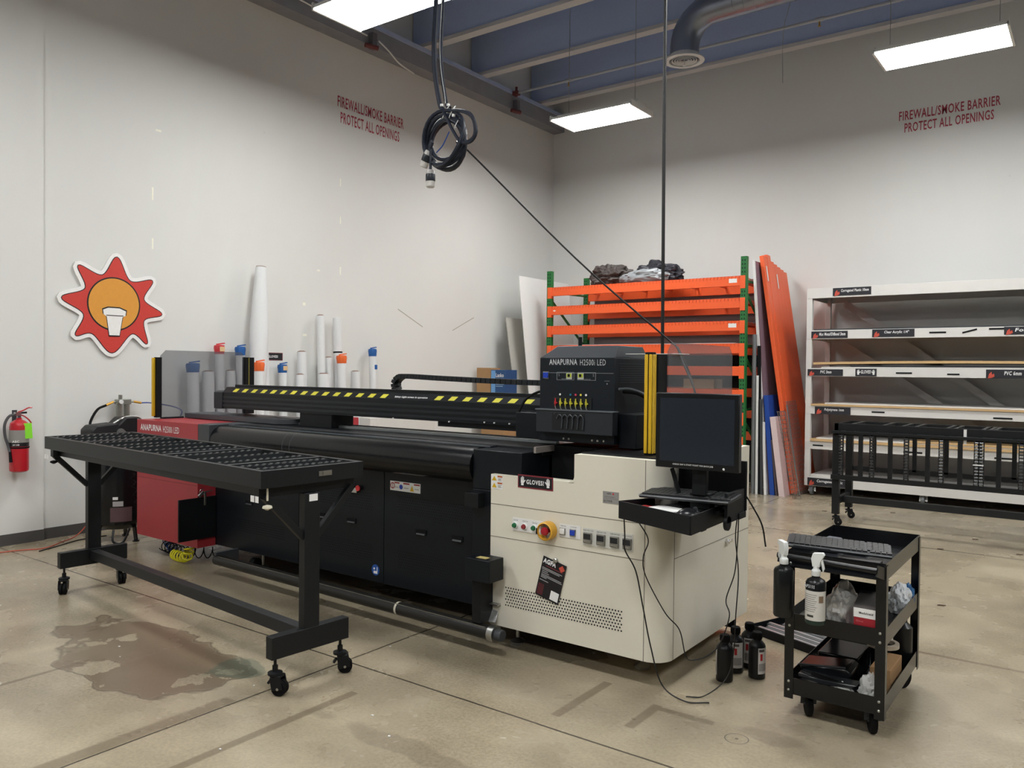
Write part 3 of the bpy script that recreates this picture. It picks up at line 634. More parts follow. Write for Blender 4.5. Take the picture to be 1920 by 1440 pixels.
obj('shell', m, mat('mouse_black', '131417', .25), t)
m = MB(); m.T = T; m.cyl((.022, -.003, .034), (.022, .003, .034), .009, 12); obj('scroll_wheel', m, dark_grey, t)
# notice hanging on a magnet
t = thing('hanging_notice', 'black card with white lettering hanging from a magnet clip on the cream cabinet', 'notice', (-2.37, 3.62, .58))
O = Vector((-2.447, YF-.006, .588)); a = math.radians(-14); X2 = Vector((math.cos(a), 0, math.sin(a))); Y2 = Vector((-math.sin(a), 0, math.cos(a)))
Wd, Hd = .155, .225
def card(mb, u0, u1, v0, v1, off): 
    n_ = Vector((0,-1,0)); q = [O+X2*u+Y2*(-v)+n_*off for u, v in ((u0,v0),(u1,v0),(u1,v1),(u0,v1))]; q2 = [p+Vector((0,.0012,0)) for p in q]
    return mb.add(q+q2, [(0,1,2,3), (7,6,5,4), (0,4,5,1), (1,5,6,2), (2,6,7,3), (3,7,4,0)])
obj('card', card(MB(), 0, Wd, 0, Hd, 0), mat('card_black', '1b191d', .4), t)
m = textmb(MB(), 'AGFA', O+X2*.006-Y2*.036+Vector((0,-.001,0)), X2, Y2, .085, .028, font_off=.05)
obj('lettering', m, letter, t)
m = MB(); rows = [(.06, .14, .0), (.068, .125, .0), (.078, .05, .004), (.088, .06, .004), (.098, .145, .004), (.106, .15, .004), (.114, .05, .004), (.13, .065, .0)]
for v, u, u0 in rows: card(m, .008+u0, u, v, v+.004, .0012)
obj('printed_line', m, mat('print_grey', '9a9a9c', .6), t)
m = MB(); [card(m, .008, .045, .155+.008*k, .158+.008*k, .0012) for k in range(8)]; card(m, .03, .14, .045, .049, .0012); obj('printed_line', m, mat('print_red', '6e2a30', .6), t)
m = MB(); card(m, .095, .148, .165, .215, .0012); obj('blank_patch', m, whitep, t)
m = MB(); c_ = O+X2*.13-Y2*.028; m.add([c_+X2*.02+Vector((0,-.001,0)), c_+Y2*.02+Vector((0,-.001,0)), c_-X2*.02+Vector((0,-.001,0)), c_-Y2*.02+Vector((0,-.001,0))], [(0,1,2,3)]); obj('logo', m, mat('logo_red', 'c2503f', .5), t)
c_ = O+X2*.08+Y2*.004; m = MB().lathe([(.013, 0), (.013, .012), (.009, .016)], (c_.x, YF-.002, c_.z), 16, (0,-1,0)); m.bar(c_+Vector((0,-.012,.0)), c_-Y2*.015+Vector((0,-.012,0)), .012, .006); obj('magnet_clip', m, steel, t)
# loose leads hanging from the tray
lead = mat('lead_black', '141414', .45)
def cable(name, pts, r, m_, label, cat, n=8, group=None): return tag(obj(name, MB().tube(spline(pts, n), r, 8), m_), label, cat, group)
cable('signal_lead', [(-1.85, 3.43, .90), (-1.855, 3.45, .8), (-1.88, 3.5, .72), (-1.83, 3.52, .62), (-1.80, 3.54, .45), (-1.77, 3.57, .25), (-1.72, 3.60, .06), (-1.60, 3.60, .01), (-1.5, 3.66, .008)], .0035, lead, 'black lead looping from the left end of the swing tray to the floor', 'lead')
cable('signal_lead', [(-1.765, 3.40, .90), (-1.73, 3.45, .8), (-1.78, 3.5, .7), (-1.78, 3.53, .6), (-1.71, 3.60, .42), (-1.66, 3.66, .33), (-1.645, 3.70, .2), (-1.62, 3.72, .17), (-1.55, 3.74, .20), (-1.50, 3.78, .26), (-1.46, 3.80, .40), (-1.49, 3.83, .47), (-1.46, 3.86, .6), (-1.44, 3.84, .75), (-1.42, 3.80, .92)], .003, lead, 'black lead swinging in a loop under the swing tray', 'lead')
cable('signal_lead', [(-1.425, 3.80, .92), (-1.45, 3.84, .78), (-1.44, 3.86, .6), (-1.45, 3.86, .4), (-1.46, 3.86, .2), (-1.48, 3.82, .08), (-1.55, 3.72, .01), (-1.62, 3.66, .008)], .003, lead, 'black lead hanging straight down beside the cream cabinet door lock', 'lead')
cable('signal_lead', [(-1.38, 3.79, 1.0), (-1.36, 3.82, .95), (-1.34, 3.9, .85), (-1.33, 3.93, .74)], .004, lead, 'short black lead hanging behind the right edge of the monitor', 'lead')
# bottles on the floor
def bottle(loc, label, a):
    t = thing('ink_bottle', label, 'bottle', loc, a, group='black bottles on the floor by the printer')
    obj('body', MB().lathe([(.040, 0), (.043, .004), (.0435, .165), (.040, .178), (.026, .194), (.021, .197), (.021, .205)], (0,0,0), 28), mat('bottle_black', '101113', .35), t)
    c = MB().lathe([(.0235, .203), (.024, .205), (.024, .235), (.022, .239), (.001, .239)], (0,0,0), 24)
    for k in range(16): q = 2*PI*k/16; c.bar((.0245*math.cos(q), .0245*math.sin(q), .208), (.0245*math.cos(q), .0245*math.sin(q), .232), .003, .002)
    obj('cap', c, rubber, t)
    def patch(r, a0, a1, z0, z1, m_, nm, par):
        n = 8; mb = MB(); vs = [(r*math.cos(a0+(a1-a0)*i/n), r*math.sin(a0+(a1-a0)*i/n), z) for z in (z0, z1) for i in range(n+1)]
        mb.add(vs, [(i, i+1, n+2+i, n+1+i) for i in range(n)]); return obj(nm, mb, m_, par)
    lb = patch(.0441, -1.0, .35, .03, .165, mat('label_white', 'd9d6d4', .6), 'label', t)
    patch(.0444, -.75, -.45, .10, .135, paperr, 'hazard_mark', lb); patch(.0444, -.9, -.2, .145, .158, mat('lab_ink', '5a5654', .6), 'label_text', lb); patch(.0444, -.9, .2, .045, .085, mat('lab_ink2', 'a8a4a2', .6), 'label_text', lb)
    return t
b0 = bottle((-1.559, 4.0, 0), 'black bottle at the front left of the four, its label turned away', -2.6)
for loc, a, lab in (((-1.562, 4.157, 0), -.55, 'black bottle at the back left of the four, label with red diamonds'), ((-1.526, 4.27, 0), -.9, 'black bottle at the back right of the four, beside the metal rails'), ((-1.44, 4.146, 0), -.1, 'black bottle at the front right of the four, label on its right side')):
    dup(b0, loc, a, lab)
# aluminium rails in a black tray on the floor behind the bottles
t = thing('parts_tray', 'black tray on the floor holding aluminium rails', 'tray', (-1.4, 4.95, 0))
d = Vector((.93, -.36, 0)).normalized(); n_ = Vector((-d.y, d.x, 0)); c0 = Vector((-1.24, 4.83, 0))
m = MB(); 
def rb(mb, u0, u1, v0, v1, z0, z1):
    q = [c0+d*u+n_*v for u, v in ((u0,v0),(u1,v0),(u1,v1),(u0,v1))]; mb.add([(p.x,p.y,z0) for p in q]+[(p.x,p.y,z1) for p in q], [(0,3,2,1),(4,5,6,7),(0,1,5,4),(1,2,6,5),(2,3,7,6),(3,0,4,7)])
rb(m, -.45, .26, -.17, .17, 0, .006); rb(m, -.45, .26, -.175, -.17, 0, .05); rb(m, -.45, .26, .17, .175, 0, .05); rb(m, -.455, -.45, -.175, .175, 0, .05); rb(m, .26, .265, -.175, .175, 0, .05)
obj('tray_pan', m, black, t)
alu = mat('aluminium', 'c9ccce', .3, .9)
rl = None
for k, (v, z, l0) in enumerate(((-.13, .007, -.42), (-.07, .007, -.40), (-.01, .007, -.44), (.06, .007, -.38), (.12, .007, -.41))):
    m = MB(); rb(m, l0, .24, v-.024, v+.024, z, z+.022); rb(m, l0, .24, v-.010, v+.010, z+.022, z+.034); rb(m, l0, .24, v-.022, v-.016, z+.022, z+.030); rb(m, l0, .24, v+.016, v+.022, z+.022, z+.030)
    tag(obj('aluminium_rail', m, alu), ['nearest', 'second nearest', 'middle', 'fourth', 'farthest'][k]+' of the five silver aluminium rails in the black floor tray', 'rail', 'aluminium rails in the floor tray')
# yellow coiled hose and others under red cabinet
def coil(name, ctr, r, tr_, m_, label, turns_per=14, cat='hose'):
    P = spline(ctr, 40); pts = []; L = 0
    for i in range(len(P)-1):
        d_ = (P[i+1]-P[i]); L += d_.length; u = d_.normalized(); x = u.cross(Z_); x = x.normalized() if x.length > .05 else X_; y = u.cross(x)
        ph = L*turns_per*2*PI; pts.append(P[i]+(x*math.cos(ph)+y*math.sin(ph))*r)
    return tag(obj(name, MB().tube(pts, tr_, 6), m_), label, cat)
coil('coiled_air_hose', [(-5.93, 3.67, .155), (-5.93, 3.66, .10), (-5.96, 3.66, .058), (-6.06, 3.66, .048), (-6.17, 3.68, .046)], .037, .007, mat('hose_yellow', 'e0d62a', .4), 'yellow coiled air hose sagging to the floor under the red cabinet', 24)
coil('coiled_air_hose', [(-6.72, 3.92, .12), (-6.64, 3.9, .055), (-6.50, 3.85, .05), (-6.40, 3.8, .05)], .04, .004, mat('hose_blue', '27509c', .4), 'blue coiled air hose on the floor below the left end of the red cabinet', 22)
coil('coiled_air_hose', [(-6.50, 3.78, .06), (-6.3, 3.75, .06), (-6.1, 3.75, .06), (-5.9, 3.9, .06)], .045, .004, rubber, 'thin black coiled hose running under the red cabinet', 14)
coil('coiled_air_hose', [(-6.70, 3.60, .80), (-6.71, 3.62, .6), (-6.72, 3.66, .4), (-6.72, 3.70, .16)], .018, .003, rubber, 'black coiled lead hanging between the compressor and the red cabinet', 14)
t = thing('air_blow_gun', 'silver air blow gun hooked over the open black door of the printer', 'air gun', (-5.75, 3.66, .56))
obj('handle', MB().bar((-5.735, 3.68, .50), (-5.735, 3.68, .61), .012, .018).bar((-5.735, 3.67, .61), (-5.735, 3.625, .575), .012, .026), steel, t, .003)
obj('nozzle', MB().cyl((-5.735, 3.68, .605), (-5.735, 3.75, .612), .006, 10, .003), steel, t); obj('trigger', MB().tube(spline([(-5.735, 3.63, .58), (-5.735, 3.64, .625), (-5.735, 3.67, .63)], 4), .004, 6), steel, t)
# ================================================================ ROLLER TABLE in front of the printer
tb_black = mat('table_black', '16181a', .45, spec=.35)
t = thing('roller_table', 'long black roller table on castors standing in front of the printer', 'table', (-4.53, 2.755, 0), math.radians(-4.3), local=True)
L2, W2, TZ = 1.355, .305, 1.108
fr = MB().box(-L2, L2, -W2, -W2+.03, TZ-.085, TZ).box(-L2, L2, W2-.03, W2, TZ-.085, TZ).box(-L2, -L2+.03, -W2+.03, W2-.03, TZ-.085, TZ).box(L2-.03, L2, -W2+.03, W2-.03, TZ-.085, TZ)
TF = obj('top_frame', fr, tb_black, t, .002)
fr = MB().box(-L2+.05, L2-.07, -W2+.06, -W2+.10, TZ-.135, TZ-.087).box(-L2+.05, L2-.07, W2-.10, W2-.06, TZ-.135, TZ-.087)
for sx in (-1, 1): fr.box(sx*1.28-.025, sx*1.28+.025, -W2+.02, W2-.02, TZ-.137, TZ-.087)
obj('under_frame', fr, tb_black, t, .002)
wheel_m = mat('skate_wheel', '24272a', .35)
rows = [-1.27, -1.05, -.86, -.66, -.40, -.22, .02, .20, .42, .66, .88, 1.10, 1.24]
first = None
for k, x in enumerate(rows):
    rl = MB().box(x-.022, x-.018, -W2+.03, W2-.03, TZ-.035, TZ-.004).box(x+.018, x+.022, -W2+.03, W2-.03, TZ-.035, TZ-.004).box(x-.022, x+.022, -W2+.03, W2-.03, TZ-.038, TZ-.034)
    o = obj('roller_rail', rl, mat('rail_dark', '3c4043', .3, .5), t)
    wh = MB()
    for j in range(13):
        y = -W2+.06+j*.0405
        wh.cyl((x-.014, y, TZ-.014), (x+.014, y, TZ-.014), .015, 12)
    obj('skate_wheel', wh, wheel_m, o)
for xx in (-.76, .31, 1.0): obj('cross_bar', MB().box(xx-.015, xx+.015, -W2+.03, W2-.03, TZ-.03, TZ-.001), mat('bar_dark', '34383b', .35, .4), t)
def castor_on(par, x, y, ztop, zz=.115, yaw=.6):
    st = MB().cyl((x, y, zz), (x, y, ztop), .0075, 10).lathe([(.014, zz), (.014, zz+.03)], (x, y, 0), 8).lathe([(.010, zz-.018), (.036, zz-.015), (.036, zz-.004), (.02, zz+.002)], (x, y, 0), 20)
    o = obj('castor_stem', st, black, par)
    c, s = math.cos(yaw), math.sin(yaw); d = Vector((c, s, 0)); n = Vector((-s, c, 0)); o2 = Vector((x, y, 0))+d*.012
    f = MB()
    for q in (-1, 1):
        f.bar(o2+n*q*.026+Z_*.094, o2+n*q*.026+d*.012+Z_*.03, .006, .058, d)
    f.bar(o2-n*.026+Z_*.096, o2+n*.026+Z_*.096, .055, .012); f.bar(o2-d*.03+Z_*.075, o2-d*.045+Z_*.055, .03, .012)
    obj('castor_fork', f, black, o, .002)
    w_ = MB(); p = o2+d*.014
    for q in (-1, 1): w_.cyl(p+n*q*.022+Z_*.038, p+n*q*.003+Z_*.038, .038, 24)
    obj('castor_wheel', w_, rubber, o, .003)
    obj('axle_bolt', MB().cyl(p-n*.03+Z_*.037, p+n*.03+Z_*.037, .007, 8), steel, o)
for sx in (-1, 1):
    x = 1.31*sx
    obj('post', MB().box(x-.025, x+.025, -.045, .045, .18, TZ-.137), tb_black, t, .002)
    obj('foot_beam', MB().box(x-.027, x+.027, -.23, .23, .18, .29), tb_black, t, .002)
    for sy in (-1, 1):
        obj('diagonal_brace', MB().bar((x, sy*.04, TZ-.36), (x, sy*.26, TZ-.13), .032, .032), tb_black, t, .001)
        castor_on(t, x, sy*.195, .182, yaw=(.7 if sx > 0 else -.4)+sy*.2)
    kn = MB()
    obj('clamp_knob', MB().lathe([(.005, .96), (.005, 1.0), (.004, 1.02)], (x*1.015, -W2+.05, 0), 8).lathe([(.004, .94), (.022, .935), (.024, .925), (.006, .915)], (x*1.015, -W2+.05, 0), 14), blackm if sx < 0 else mat('cream_knob', 'd8d2bd', .5), t)
    obj('paper_tag', MB().box(x*1.0-.045, x*1.0-.015, -W2-.001, -W2+.001, .955, .985).box(x-.005, x+.022, -W2-.001, -W2+.001, .955, .985), whitep, t)
obj('stretcher', MB().box(-1.285, 1.285, -.03, .03, .215, .28), mat('table_stretch', '1d1f21', .5), t, .002)
obj('end_label', MB().box(1.335, 1.3365, -.02, .03, .93, .965), whitep, t); obj('bubble_level', MB().box(L2, L2+.004, .02, .10, 1.055, 1.08).box(L2+.003, L2+.006, .045, .075, 1.06, 1.075), steel, t)
tg = thing('lock_key', 'small keys with a red tag in the lock of the black printer front', 'keys', (-4.13, 3.78, .78))
obj('key', MB().box(-4.15, -4.09, 3.772, 3.778, .75, .785).cyl((-4.13, 3.79, .79), (-4.13, 3.765, .79), .012, 10), chrome, tg); obj('tag', MB().lathe([(.001, -.004), (.02, -.004), (.02, .004), (.001, .004)], (-4.075, 3.77, .785), 12, (0,1,0)), paperr, tg)
# ================================================================ second black table at the right, by the white rack
t = thing('folding_roller_table', 'black roller table with a hanging side frame of vertical bars, before the white shelving', 'table', (-.85, 9.08, 0))
xa, xb, ya, yb2 = -2.27, .42, 8.80, 9.40
m = MB().box(xa, xb, ya, ya+.04, 1.0, 1.075).box(xa, xb, yb2-.04, yb2, 1.0, 1.075).box(xa, xa+.04, ya, yb2, 1.0, 1.075).box(xb-.04, xb, ya, yb2, 1.0, 1.075).box(xa, xb, ya-.01, ya+.03, .955, .995)
obj('top_frame', m, tb_black, t, .002)
for x in (-2.1, -1.8, -1.62, -1.5, -1.22, -1.15, -.92, -.86, -.82, -.5, -.1, .2): obj('cross_bar', MB().box(x-.015, x+.015, ya+.04, yb2-.04, 1.05, 1.076), mat('bar_light', '4a4e50', .3, .5), t)
m = MB().box(xa-.02, xb, ya-.05, ya-.01, .49, .54).box(xa-.02, xb, ya-.05, ya-.01, .97, 1.0)
obj('hanging_frame', m, tb_black, t, .002)
for k, x in enumerate((-2.19, -1.89, -1.57, -1.26, -.96, -.92, -.60, -.2, .2)):
    r = MB().box(x-.022, x-.016, ya-.06, ya-.02, .54, .97).box(x+.016, x+.022, ya-.06, ya-.02, .54, .97)
    o = obj('roller_rail', r, tb_black, t)
    w_ = MB(); w_.m = 0
    for j in range(14): w_.cyl((x-.015, ya-.052, .56+j*.03), (x+.015, ya-.052, .56+j*.03), .009, 8)
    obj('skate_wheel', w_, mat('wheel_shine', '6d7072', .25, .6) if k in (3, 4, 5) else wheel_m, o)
for x in (-2.0, -1.72, -1.38, -1.1, -.78, -.4, 0, .3): obj('upright_bar', MB().box(x-.02, x+.02, ya-.045, ya-.015, .54, .97), tb_black, t)
for x, y in ((xa+.02, ya+.02), (xb-.02, ya+.02), (xa+.02, yb2-.04), (xb-.02, yb2-.04)):
    obj('leg', MB().box(x-.035, x+.035, y-.03, y+.03, .12, 1.0), tb_black, t, .002); castor_on(t, x, y, .125, .10, .3)
for x in (xa+.02, xb-.02): obj('end_rail', MB().box(x-.02, x+.02, ya+.05, yb2-.07, .22, .29), tb_black, t)
for x in (-2.0, -1.6, -1.3, -1.0, -.7, -.3): obj('upright_bar', MB().box(x-.02, x+.02, yb2-.04, yb2-.01, .56, 1.0), tb_black, t)
obj('rear_rail', MB().box(xa, xb, yb2-.04, yb2-.01, .53, .58), tb_black, t)
obj('stretcher', MB().box(xa, xb, 9.06, 9.12, .21, .28), mat('table_stretch', '1d1f21', .5), t, .002)
obj('white_clip', MB().box(-1.075, -1.05, ya-.02, ya-.01, .93, 1.07).box(-.99, -.90, ya-.065, ya-.06, .735, .745), whitep, t)
# ================================================================ service cart
ct = thing('utility_cart', 'black three shelf metal utility cart loaded with bottles and packaging', 'cart', (-.955, 4.15, 0))
cxa, cxb, cya, cyb = -1.17, -.745, 3.755, 4.55
cb = mat('cart_black', '121315', .25)
side_m = mat('cart_side', '2e2c2a', .28)
def pan(z0, z1, nm):
    m = MB().box(cxa, cxb, cya, cyb, z0, z0+.004).box(cxa, cxb, cya-.001, cya+.002, z0, z1).box(cxa, cxb, cyb-.002, cyb+.001, z0, z1).box(cxa-.001, cxa+.002, cya, cyb, z0, z1).box(cxb-.002, cxb+.001, cya, cyb, z0, z1)
    return obj(nm, m, cb, ct)
pan(.70, .775, 'top_shelf'); pan(.41, .487, 'middle_shelf'); pan(.11, .187, 'bottom_shelf')
for x, sx in ((cxa, 1), (cxb, -1)):
    for y, sy in ((cya, 1), (cyb, -1)):
        m = MB().box(min(x-sx*.003, x+sx*.038), max(x-sx*.003, x+sx*.038), y-sy*.003-.0015, y-sy*.003+.0015, .09, .765).box(x-sx*.003-.0015, x-sx*.003+.0015, min(y-sy*.003, y+sy*.035), max(y-sy*.003, y+sy*.035), .09, .765)
        P = obj('corner_post', m, cb, ct)
        for z in (.13, .17, .43, .47, .72):
            obj('bolt', MB().lathe([(.006, 0), (.006, .002), (.003, .004)], (x+sx*.018, y-sy*.005, z), 10, (0,-sy,0)), steel, P)
m = MB(); hx = [(cxa-.03, 3.70), (cxa, 3.66), (cxb, 3.66)]
obj('push_handle', MB().cyl((cxa-.02, 3.68, .765), (cxb-.02, 3.68, .755), .013, 16).bar((cxa-.015, 3.68, .76), (cxa-.005, cya, .735), .006, .05).bar((cxb-.02, 3.68, .755), (cxb-.003, cya, .73), .006, .05), cb, ct)
obj('handle_tray', MB().box(cxa, cxb-.02, 3.69, cya, .715, .72), cb, ct)
def cwheel(x, y, yaw, r=.055, w2=.014):
    d = Vector((math.cos(yaw), math.sin(yaw), 0)); n = Vector((-d.y, d.x, 0)); p = Vector((x, y, r))
    o = obj('castor_wheel', MB().cyl(p-n*w2, p+n*w2, r, 28), rubber, ct, .006)
    f = MB()
    for q in (-1, 1): f.bar(p+n*q*(w2+.004), Vector((x, y, .108))+n*q*(w2+.004)-d*.01, .035, .003, d)
    f.cyl(p-n*(w2+.007), p+n*(w2+.007), .008, 10); obj('castor_fork', f, dark_grey, o)
cwheel(-1.084, 3.83, math.radians(118)); cwheel(-.803, 3.82, math.radians(115)); cwheel(-.80, 4.46, math.radians(60)); cwheel(-1.10, 4.46, math.radians(80))
# things on the cart, top shelf
t = thing('computer_keyboard', 'grey ergonomic keyboard lying across the top shelf of the cart', 'keyboard', (-.97, 3.92, .78), local=True)
keyboard(t, .45, .17, Matrix.Rotation(math.radians(13), 4, 'Z')@Matrix.Rotation(math.radians(6), 4, 'X')@Matrix.Rotation(math.radians(2), 4, 'Y'), .012); t.location = (-.985, 3.92, .785)
tag(obj('white_container', MB().box(-1.03, -.92, 4.18, 4.25, .705, .755), mat('pale_plastic', 'ccd3da', .3), None, .012), 'small pale plastic container on the cart top shelf behind the keyboard', 'container')
tag(obj('plastic_scraper', MB().prism([(-1.15, 4.15), (-1.05, 4.16), (-1.06, 4.30), (-1.13, 4.31)], 'z', .705, .76), mat('grey_blue_plastic', '565d69', .35), None, .006), 'dark grey plastic scraper at the left end of the cart top shelf', 'scraper')
tag(obj('supply_box', MB().box(-.96, -.78, 3.78, 3.86, .705, .765), mat('box_dark', '3a3836', .5), None, .003), 'flat dark box under the keyboard at the front of the cart top shelf', 'box')
tag(obj('wire_loop', MB().tube([(-.90+.03*math.cos(a), 3.765, .742+.018*math.sin(a)) for a in [i/12*2*PI for i in range(12)]], .002, 6, True), steel), 'little steel wire loop at the front of the cart top shelf', 'wire loop')
# spray bottles
def spray(x, y, z, label, lab=True, yaw=0., hook=False):
    t = thing('spray_bottle', label, 'spray bottle', (x, y, z), yaw, local=True)
    r, h = (.043, .20) if lab else (.044, .225)
    pr = [(.001, 0), (r-.004, 0), (r, .008), (r, h-.02), (r-.006, h-.008), (.018, h+.004), (.016, h+.02)]
    B = obj('body', MB().lathe(pr, (0,0,0), 28), mat('spray_black', '0f1011', .3), t)
    if lab:
        def patch(rr, a0, a1, z0, z1, m_, nm, par):
            n = 14; mb = MB(); mb.add([(rr*math.cos(a0+(a1-a0)*i/n), rr*math.sin(a0+(a1-a0)*i/n), q) for q in (z0, z1) for i in range(n+1)], [(i, i+1, n+2+i, n+1+i) for i in range(n)]); return obj(nm, mb, m_, par)
        lb = patch(r+.0006, -2.8, -.1, .02, .15, mat('label_offwhite', 'cfccc5', .6), 'label', t)
        for k in range(9): patch(r+.0009, -2.6, -1.4+.1*(k % 3), .06+.009*k, .062+.009*k, mat('lab_ink', '5a5654', .6), 'label_text', lb)
        patch(r+.0009, -1.0, -.5, .10, .13, mat('lab_brown', '7d6a55', .6), 'label_mark', lb); patch(r+.0009, -2.2, -1.5, .035, .045, mat('ink_dark', '35332f', .6), 'label_text', lb)
        a = -1.9; X2 = Vector((-math.sin(a), math.cos(a), 0)); c_ = Vector((math.cos(a), math.sin(a), 0))*(r+.002)
        obj('lettering', textmb(MB(), 'AP2155', c_-X2*.027+Z_*.163, X2, Z_, .052, .014, font_off=.03), lettg, t)
        obj('green_base', MB().lathe([(r-.003, .0), (r+.0004, .008), (r+.0004, .018)], (0,0,0), 28), mat('dark_green', '1c332c', .4), t)
    hd = MB().lathe([(.019, h+.01), (.02, h+.012), (.019, h+.034), (.013, h+.04), (.012, h+.055)], (0,0,0), 20)
    hd.prism([(-.014, h+.05), (.016, h+.05), (.02, h+.075), (.036, h+.105), (.03, h+.115), (-.012, h+.11), (-.02, h+.085)], 'y', -.011, .011)
    obj('spray_head', hd, mat('spray_white', 'dcdfdd', .4), t, .002)
    obj('trigger', MB().prism([(.02, h+.085), (.028, h+.08), (.036, h+.045), (.03, h+.03), (.026, h+.05)], 'y', -.006, .006), mat('spray_white', 'dcdfdd', .4), t)
    return t
spray(-1.148, 3.64, .502, 'plain black spray bottle hanging from the left end of the cart handle', False, 2.5)
spray(-1.005, 3.635, .497, 'black spray bottle with a white label and white nozzle hanging on the cart handle', True, .0)
obj_riser = tag(obj('folded_cloth', MB().box(-1.13, -.99, 3.78, 3.9, .415, .474), mat('cloth_grey', '8d8c88', .8), None, .01), 'grey folded cloth at the left end of the cart middle shelf', 'cloth')
# crumpled bags
def crumple(name, c, s, m_, label, cat, seed=1, sub=4, amp=.28):
    rnd = random.Random(seed); bm = bmesh.new(); bmesh.ops.create_icosphere(bm, subdivisions=sub, radius=1)
    from mathutils import noise as no
    for v in bm.verts:
        p = v.co.copy(); n_ = no.turbulence(p*1.7+Vector((seed*3.1, 0, 0)), 3, True)*amp*2; q = abs(no.noise(p*4+Vector((0, seed, 0))))*amp
        v.co = p*(1-amp+n_*.7+q*.7)
        v.co.z = max(v.co.z, -.62)
    mb = MB(); mb.add([(c[0]+v.co.x*s[0], c[1]+v.co.y*s[1], c[2]+(v.co.z+.62)*s[2]) for v in bm.verts], [[v.index for v in f.verts] for f in bm.faces]); bm.free()
    return tag(obj(name, mb, m_), label, cat)
bagm = mat('clear_bag', 'dcdcd8', .18, var=.12, scale=14, alpha=.62, coat=.3)
bagw = mat('milky_bag', 'd8d6d2', .25, var=.2, scale=16, alpha=.9)
crumple('plastic_bag', (-.955, 3.90, .415), (.075, .12, .135), bagw, 'crumpled white plastic bag on the cart middle shelf beside the labelled bottle', 'bag', 3)
crumple('glove_pile', (-.80, 4.36, .415), (.055, .08, .09), mat('glove_white', 'dfe3e6', .6), 'crumpled white and grey disposable gloves on the cart middle shelf', 'gloves', 5)
crumple('blue_glove', (-.775, 4.44, .415), (.03, .06, .08), mat('glove_blue', '1f5d8f', .5), 'crumpled blue glove at the back of the cart middle shelf', 'glove', 8)
t = thing('supply_box', 'red and white carton with an open grey flap on the cart middle shelf', 'box', (-.82, 3.80, .415))
obj('carton', MB().box(-.875, -.785, 3.762, 3.86, .415, .56), mat('carton_red', '9c1f2b', .5), t, .002)
obj('upper_band', MB().box(-.876, -.784, 3.761, 3.861, .522, .562), whitep, t)
obj('lettering', textmb(MB(), 'Medshield', (-.853, 3.760, .538), X_, Z_, .058, .010, font_off=.02), mat('ink_dark', '35332f', .6), t); obj('print_mark', textmb(MB(), 'Gloves', (-.865, 3.7605, .502), X_, Z_, .03, .009), mat('pink_ink', 'd87a80', .6), t)
obj('lid', MB().prism([(3.765, .566), (3.86, .60), (3.90, .61), (3.90, .606), (3.86, .596), (3.765, .562)], 'x', -.878, -.782), mat('lid_grey', '5a5654', .4), t)
# bottom shelf
glossb = mat('gloss_black_plastic', '17191c', .18)
t = thing('plastic_tray', 'glossy black plastic tray tilted on the cart bottom shelf', 'tray', (-1.0, 3.95, .115))
obj('tray_body', MB().prism([(-1.14, .22), (-.93, .245), (-.90, .225), (-.93, .165), (-1.02, .15), (-1.13, .19)], 'y', 3.86, 4.02), glossb, t, .008)
obj('tray_rim', MB().bar((-1.14, 3.86, .222), (-.93, 3.86, .248), .008, .006), dark_grey, t)
tag(obj('face_shield', MB().prism([(-1.12, .19), (-1.0, .175), (-.88, .19), (-.86, .205), (-1.0, .20), (-1.12, .205)], 'y', 3.78, 3.86), mat('shield_smoke', '2b2d2f', .1), None, .004), 'dark curved plastic shield at the front of the cart bottom shelf', 'shield')
tag(obj('plastic_strip', MB().bar((-1.06, 3.79, .215), (-.90, 3.80, .19), .02, .01), rubber), 'thin black plastic strip lying across the cart bottom shelf', 'strip')
crumple('clear_bag', (-.815, 3.83, .115), (.055, .055, .085), bagm, 'crumpled clear plastic bag by the front right post of the cart bottom shelf', 'bag', 11)
crumple('clear_wrap', (-.93, 3.80, .115), (.06, .03, .055), bagm, 'small piece of clear wrap in the front of the cart bottom shelf', 'wrap', 14)
tag(obj('cardboard_box', MB().box(-.86, -.77, 4.02, 4.28, .115, .225), mat('cardboard', 'a8845c', .8), None, .003), 'small brown cardboard box on the cart bottom shelf', 'box')
tag(obj('tape_roll', MB().lathe([(.055, 0), (.075, 0), (.075, .02), (.055, .02), (.055, 0)], (-.865, 4.32, .24), 32, cap=False), mat('tape_cream', 'b5aa98', .4)), 'roll of clear tape lying on top of things on the cart bottom shelf', 'tape')
tag(obj('tool_case', MB().box(-.92, -.86, 4.32, 4.5, .115, .238), blackm, None, .004), 'black case under the tape roll on the cart bottom shelf', 'case')
tag(obj('tool_case', MB().box(-1.12, -.93, 4.1, 4.35, .115, .22), glossb, None, .006), 'glossy black case at the back left of the cart bottom shelf', 'case')
tag(obj('black_bottle', MB().lathe([(.04, 0), (.045, .005), (.045, .20), (.02, .225), (.02, .25)], (-.80, 4.46, .115), 24), mat('bottle_black', '101113', .35)), 'tall black bottle at the back right of the cart bottom shelf', 'bottle')
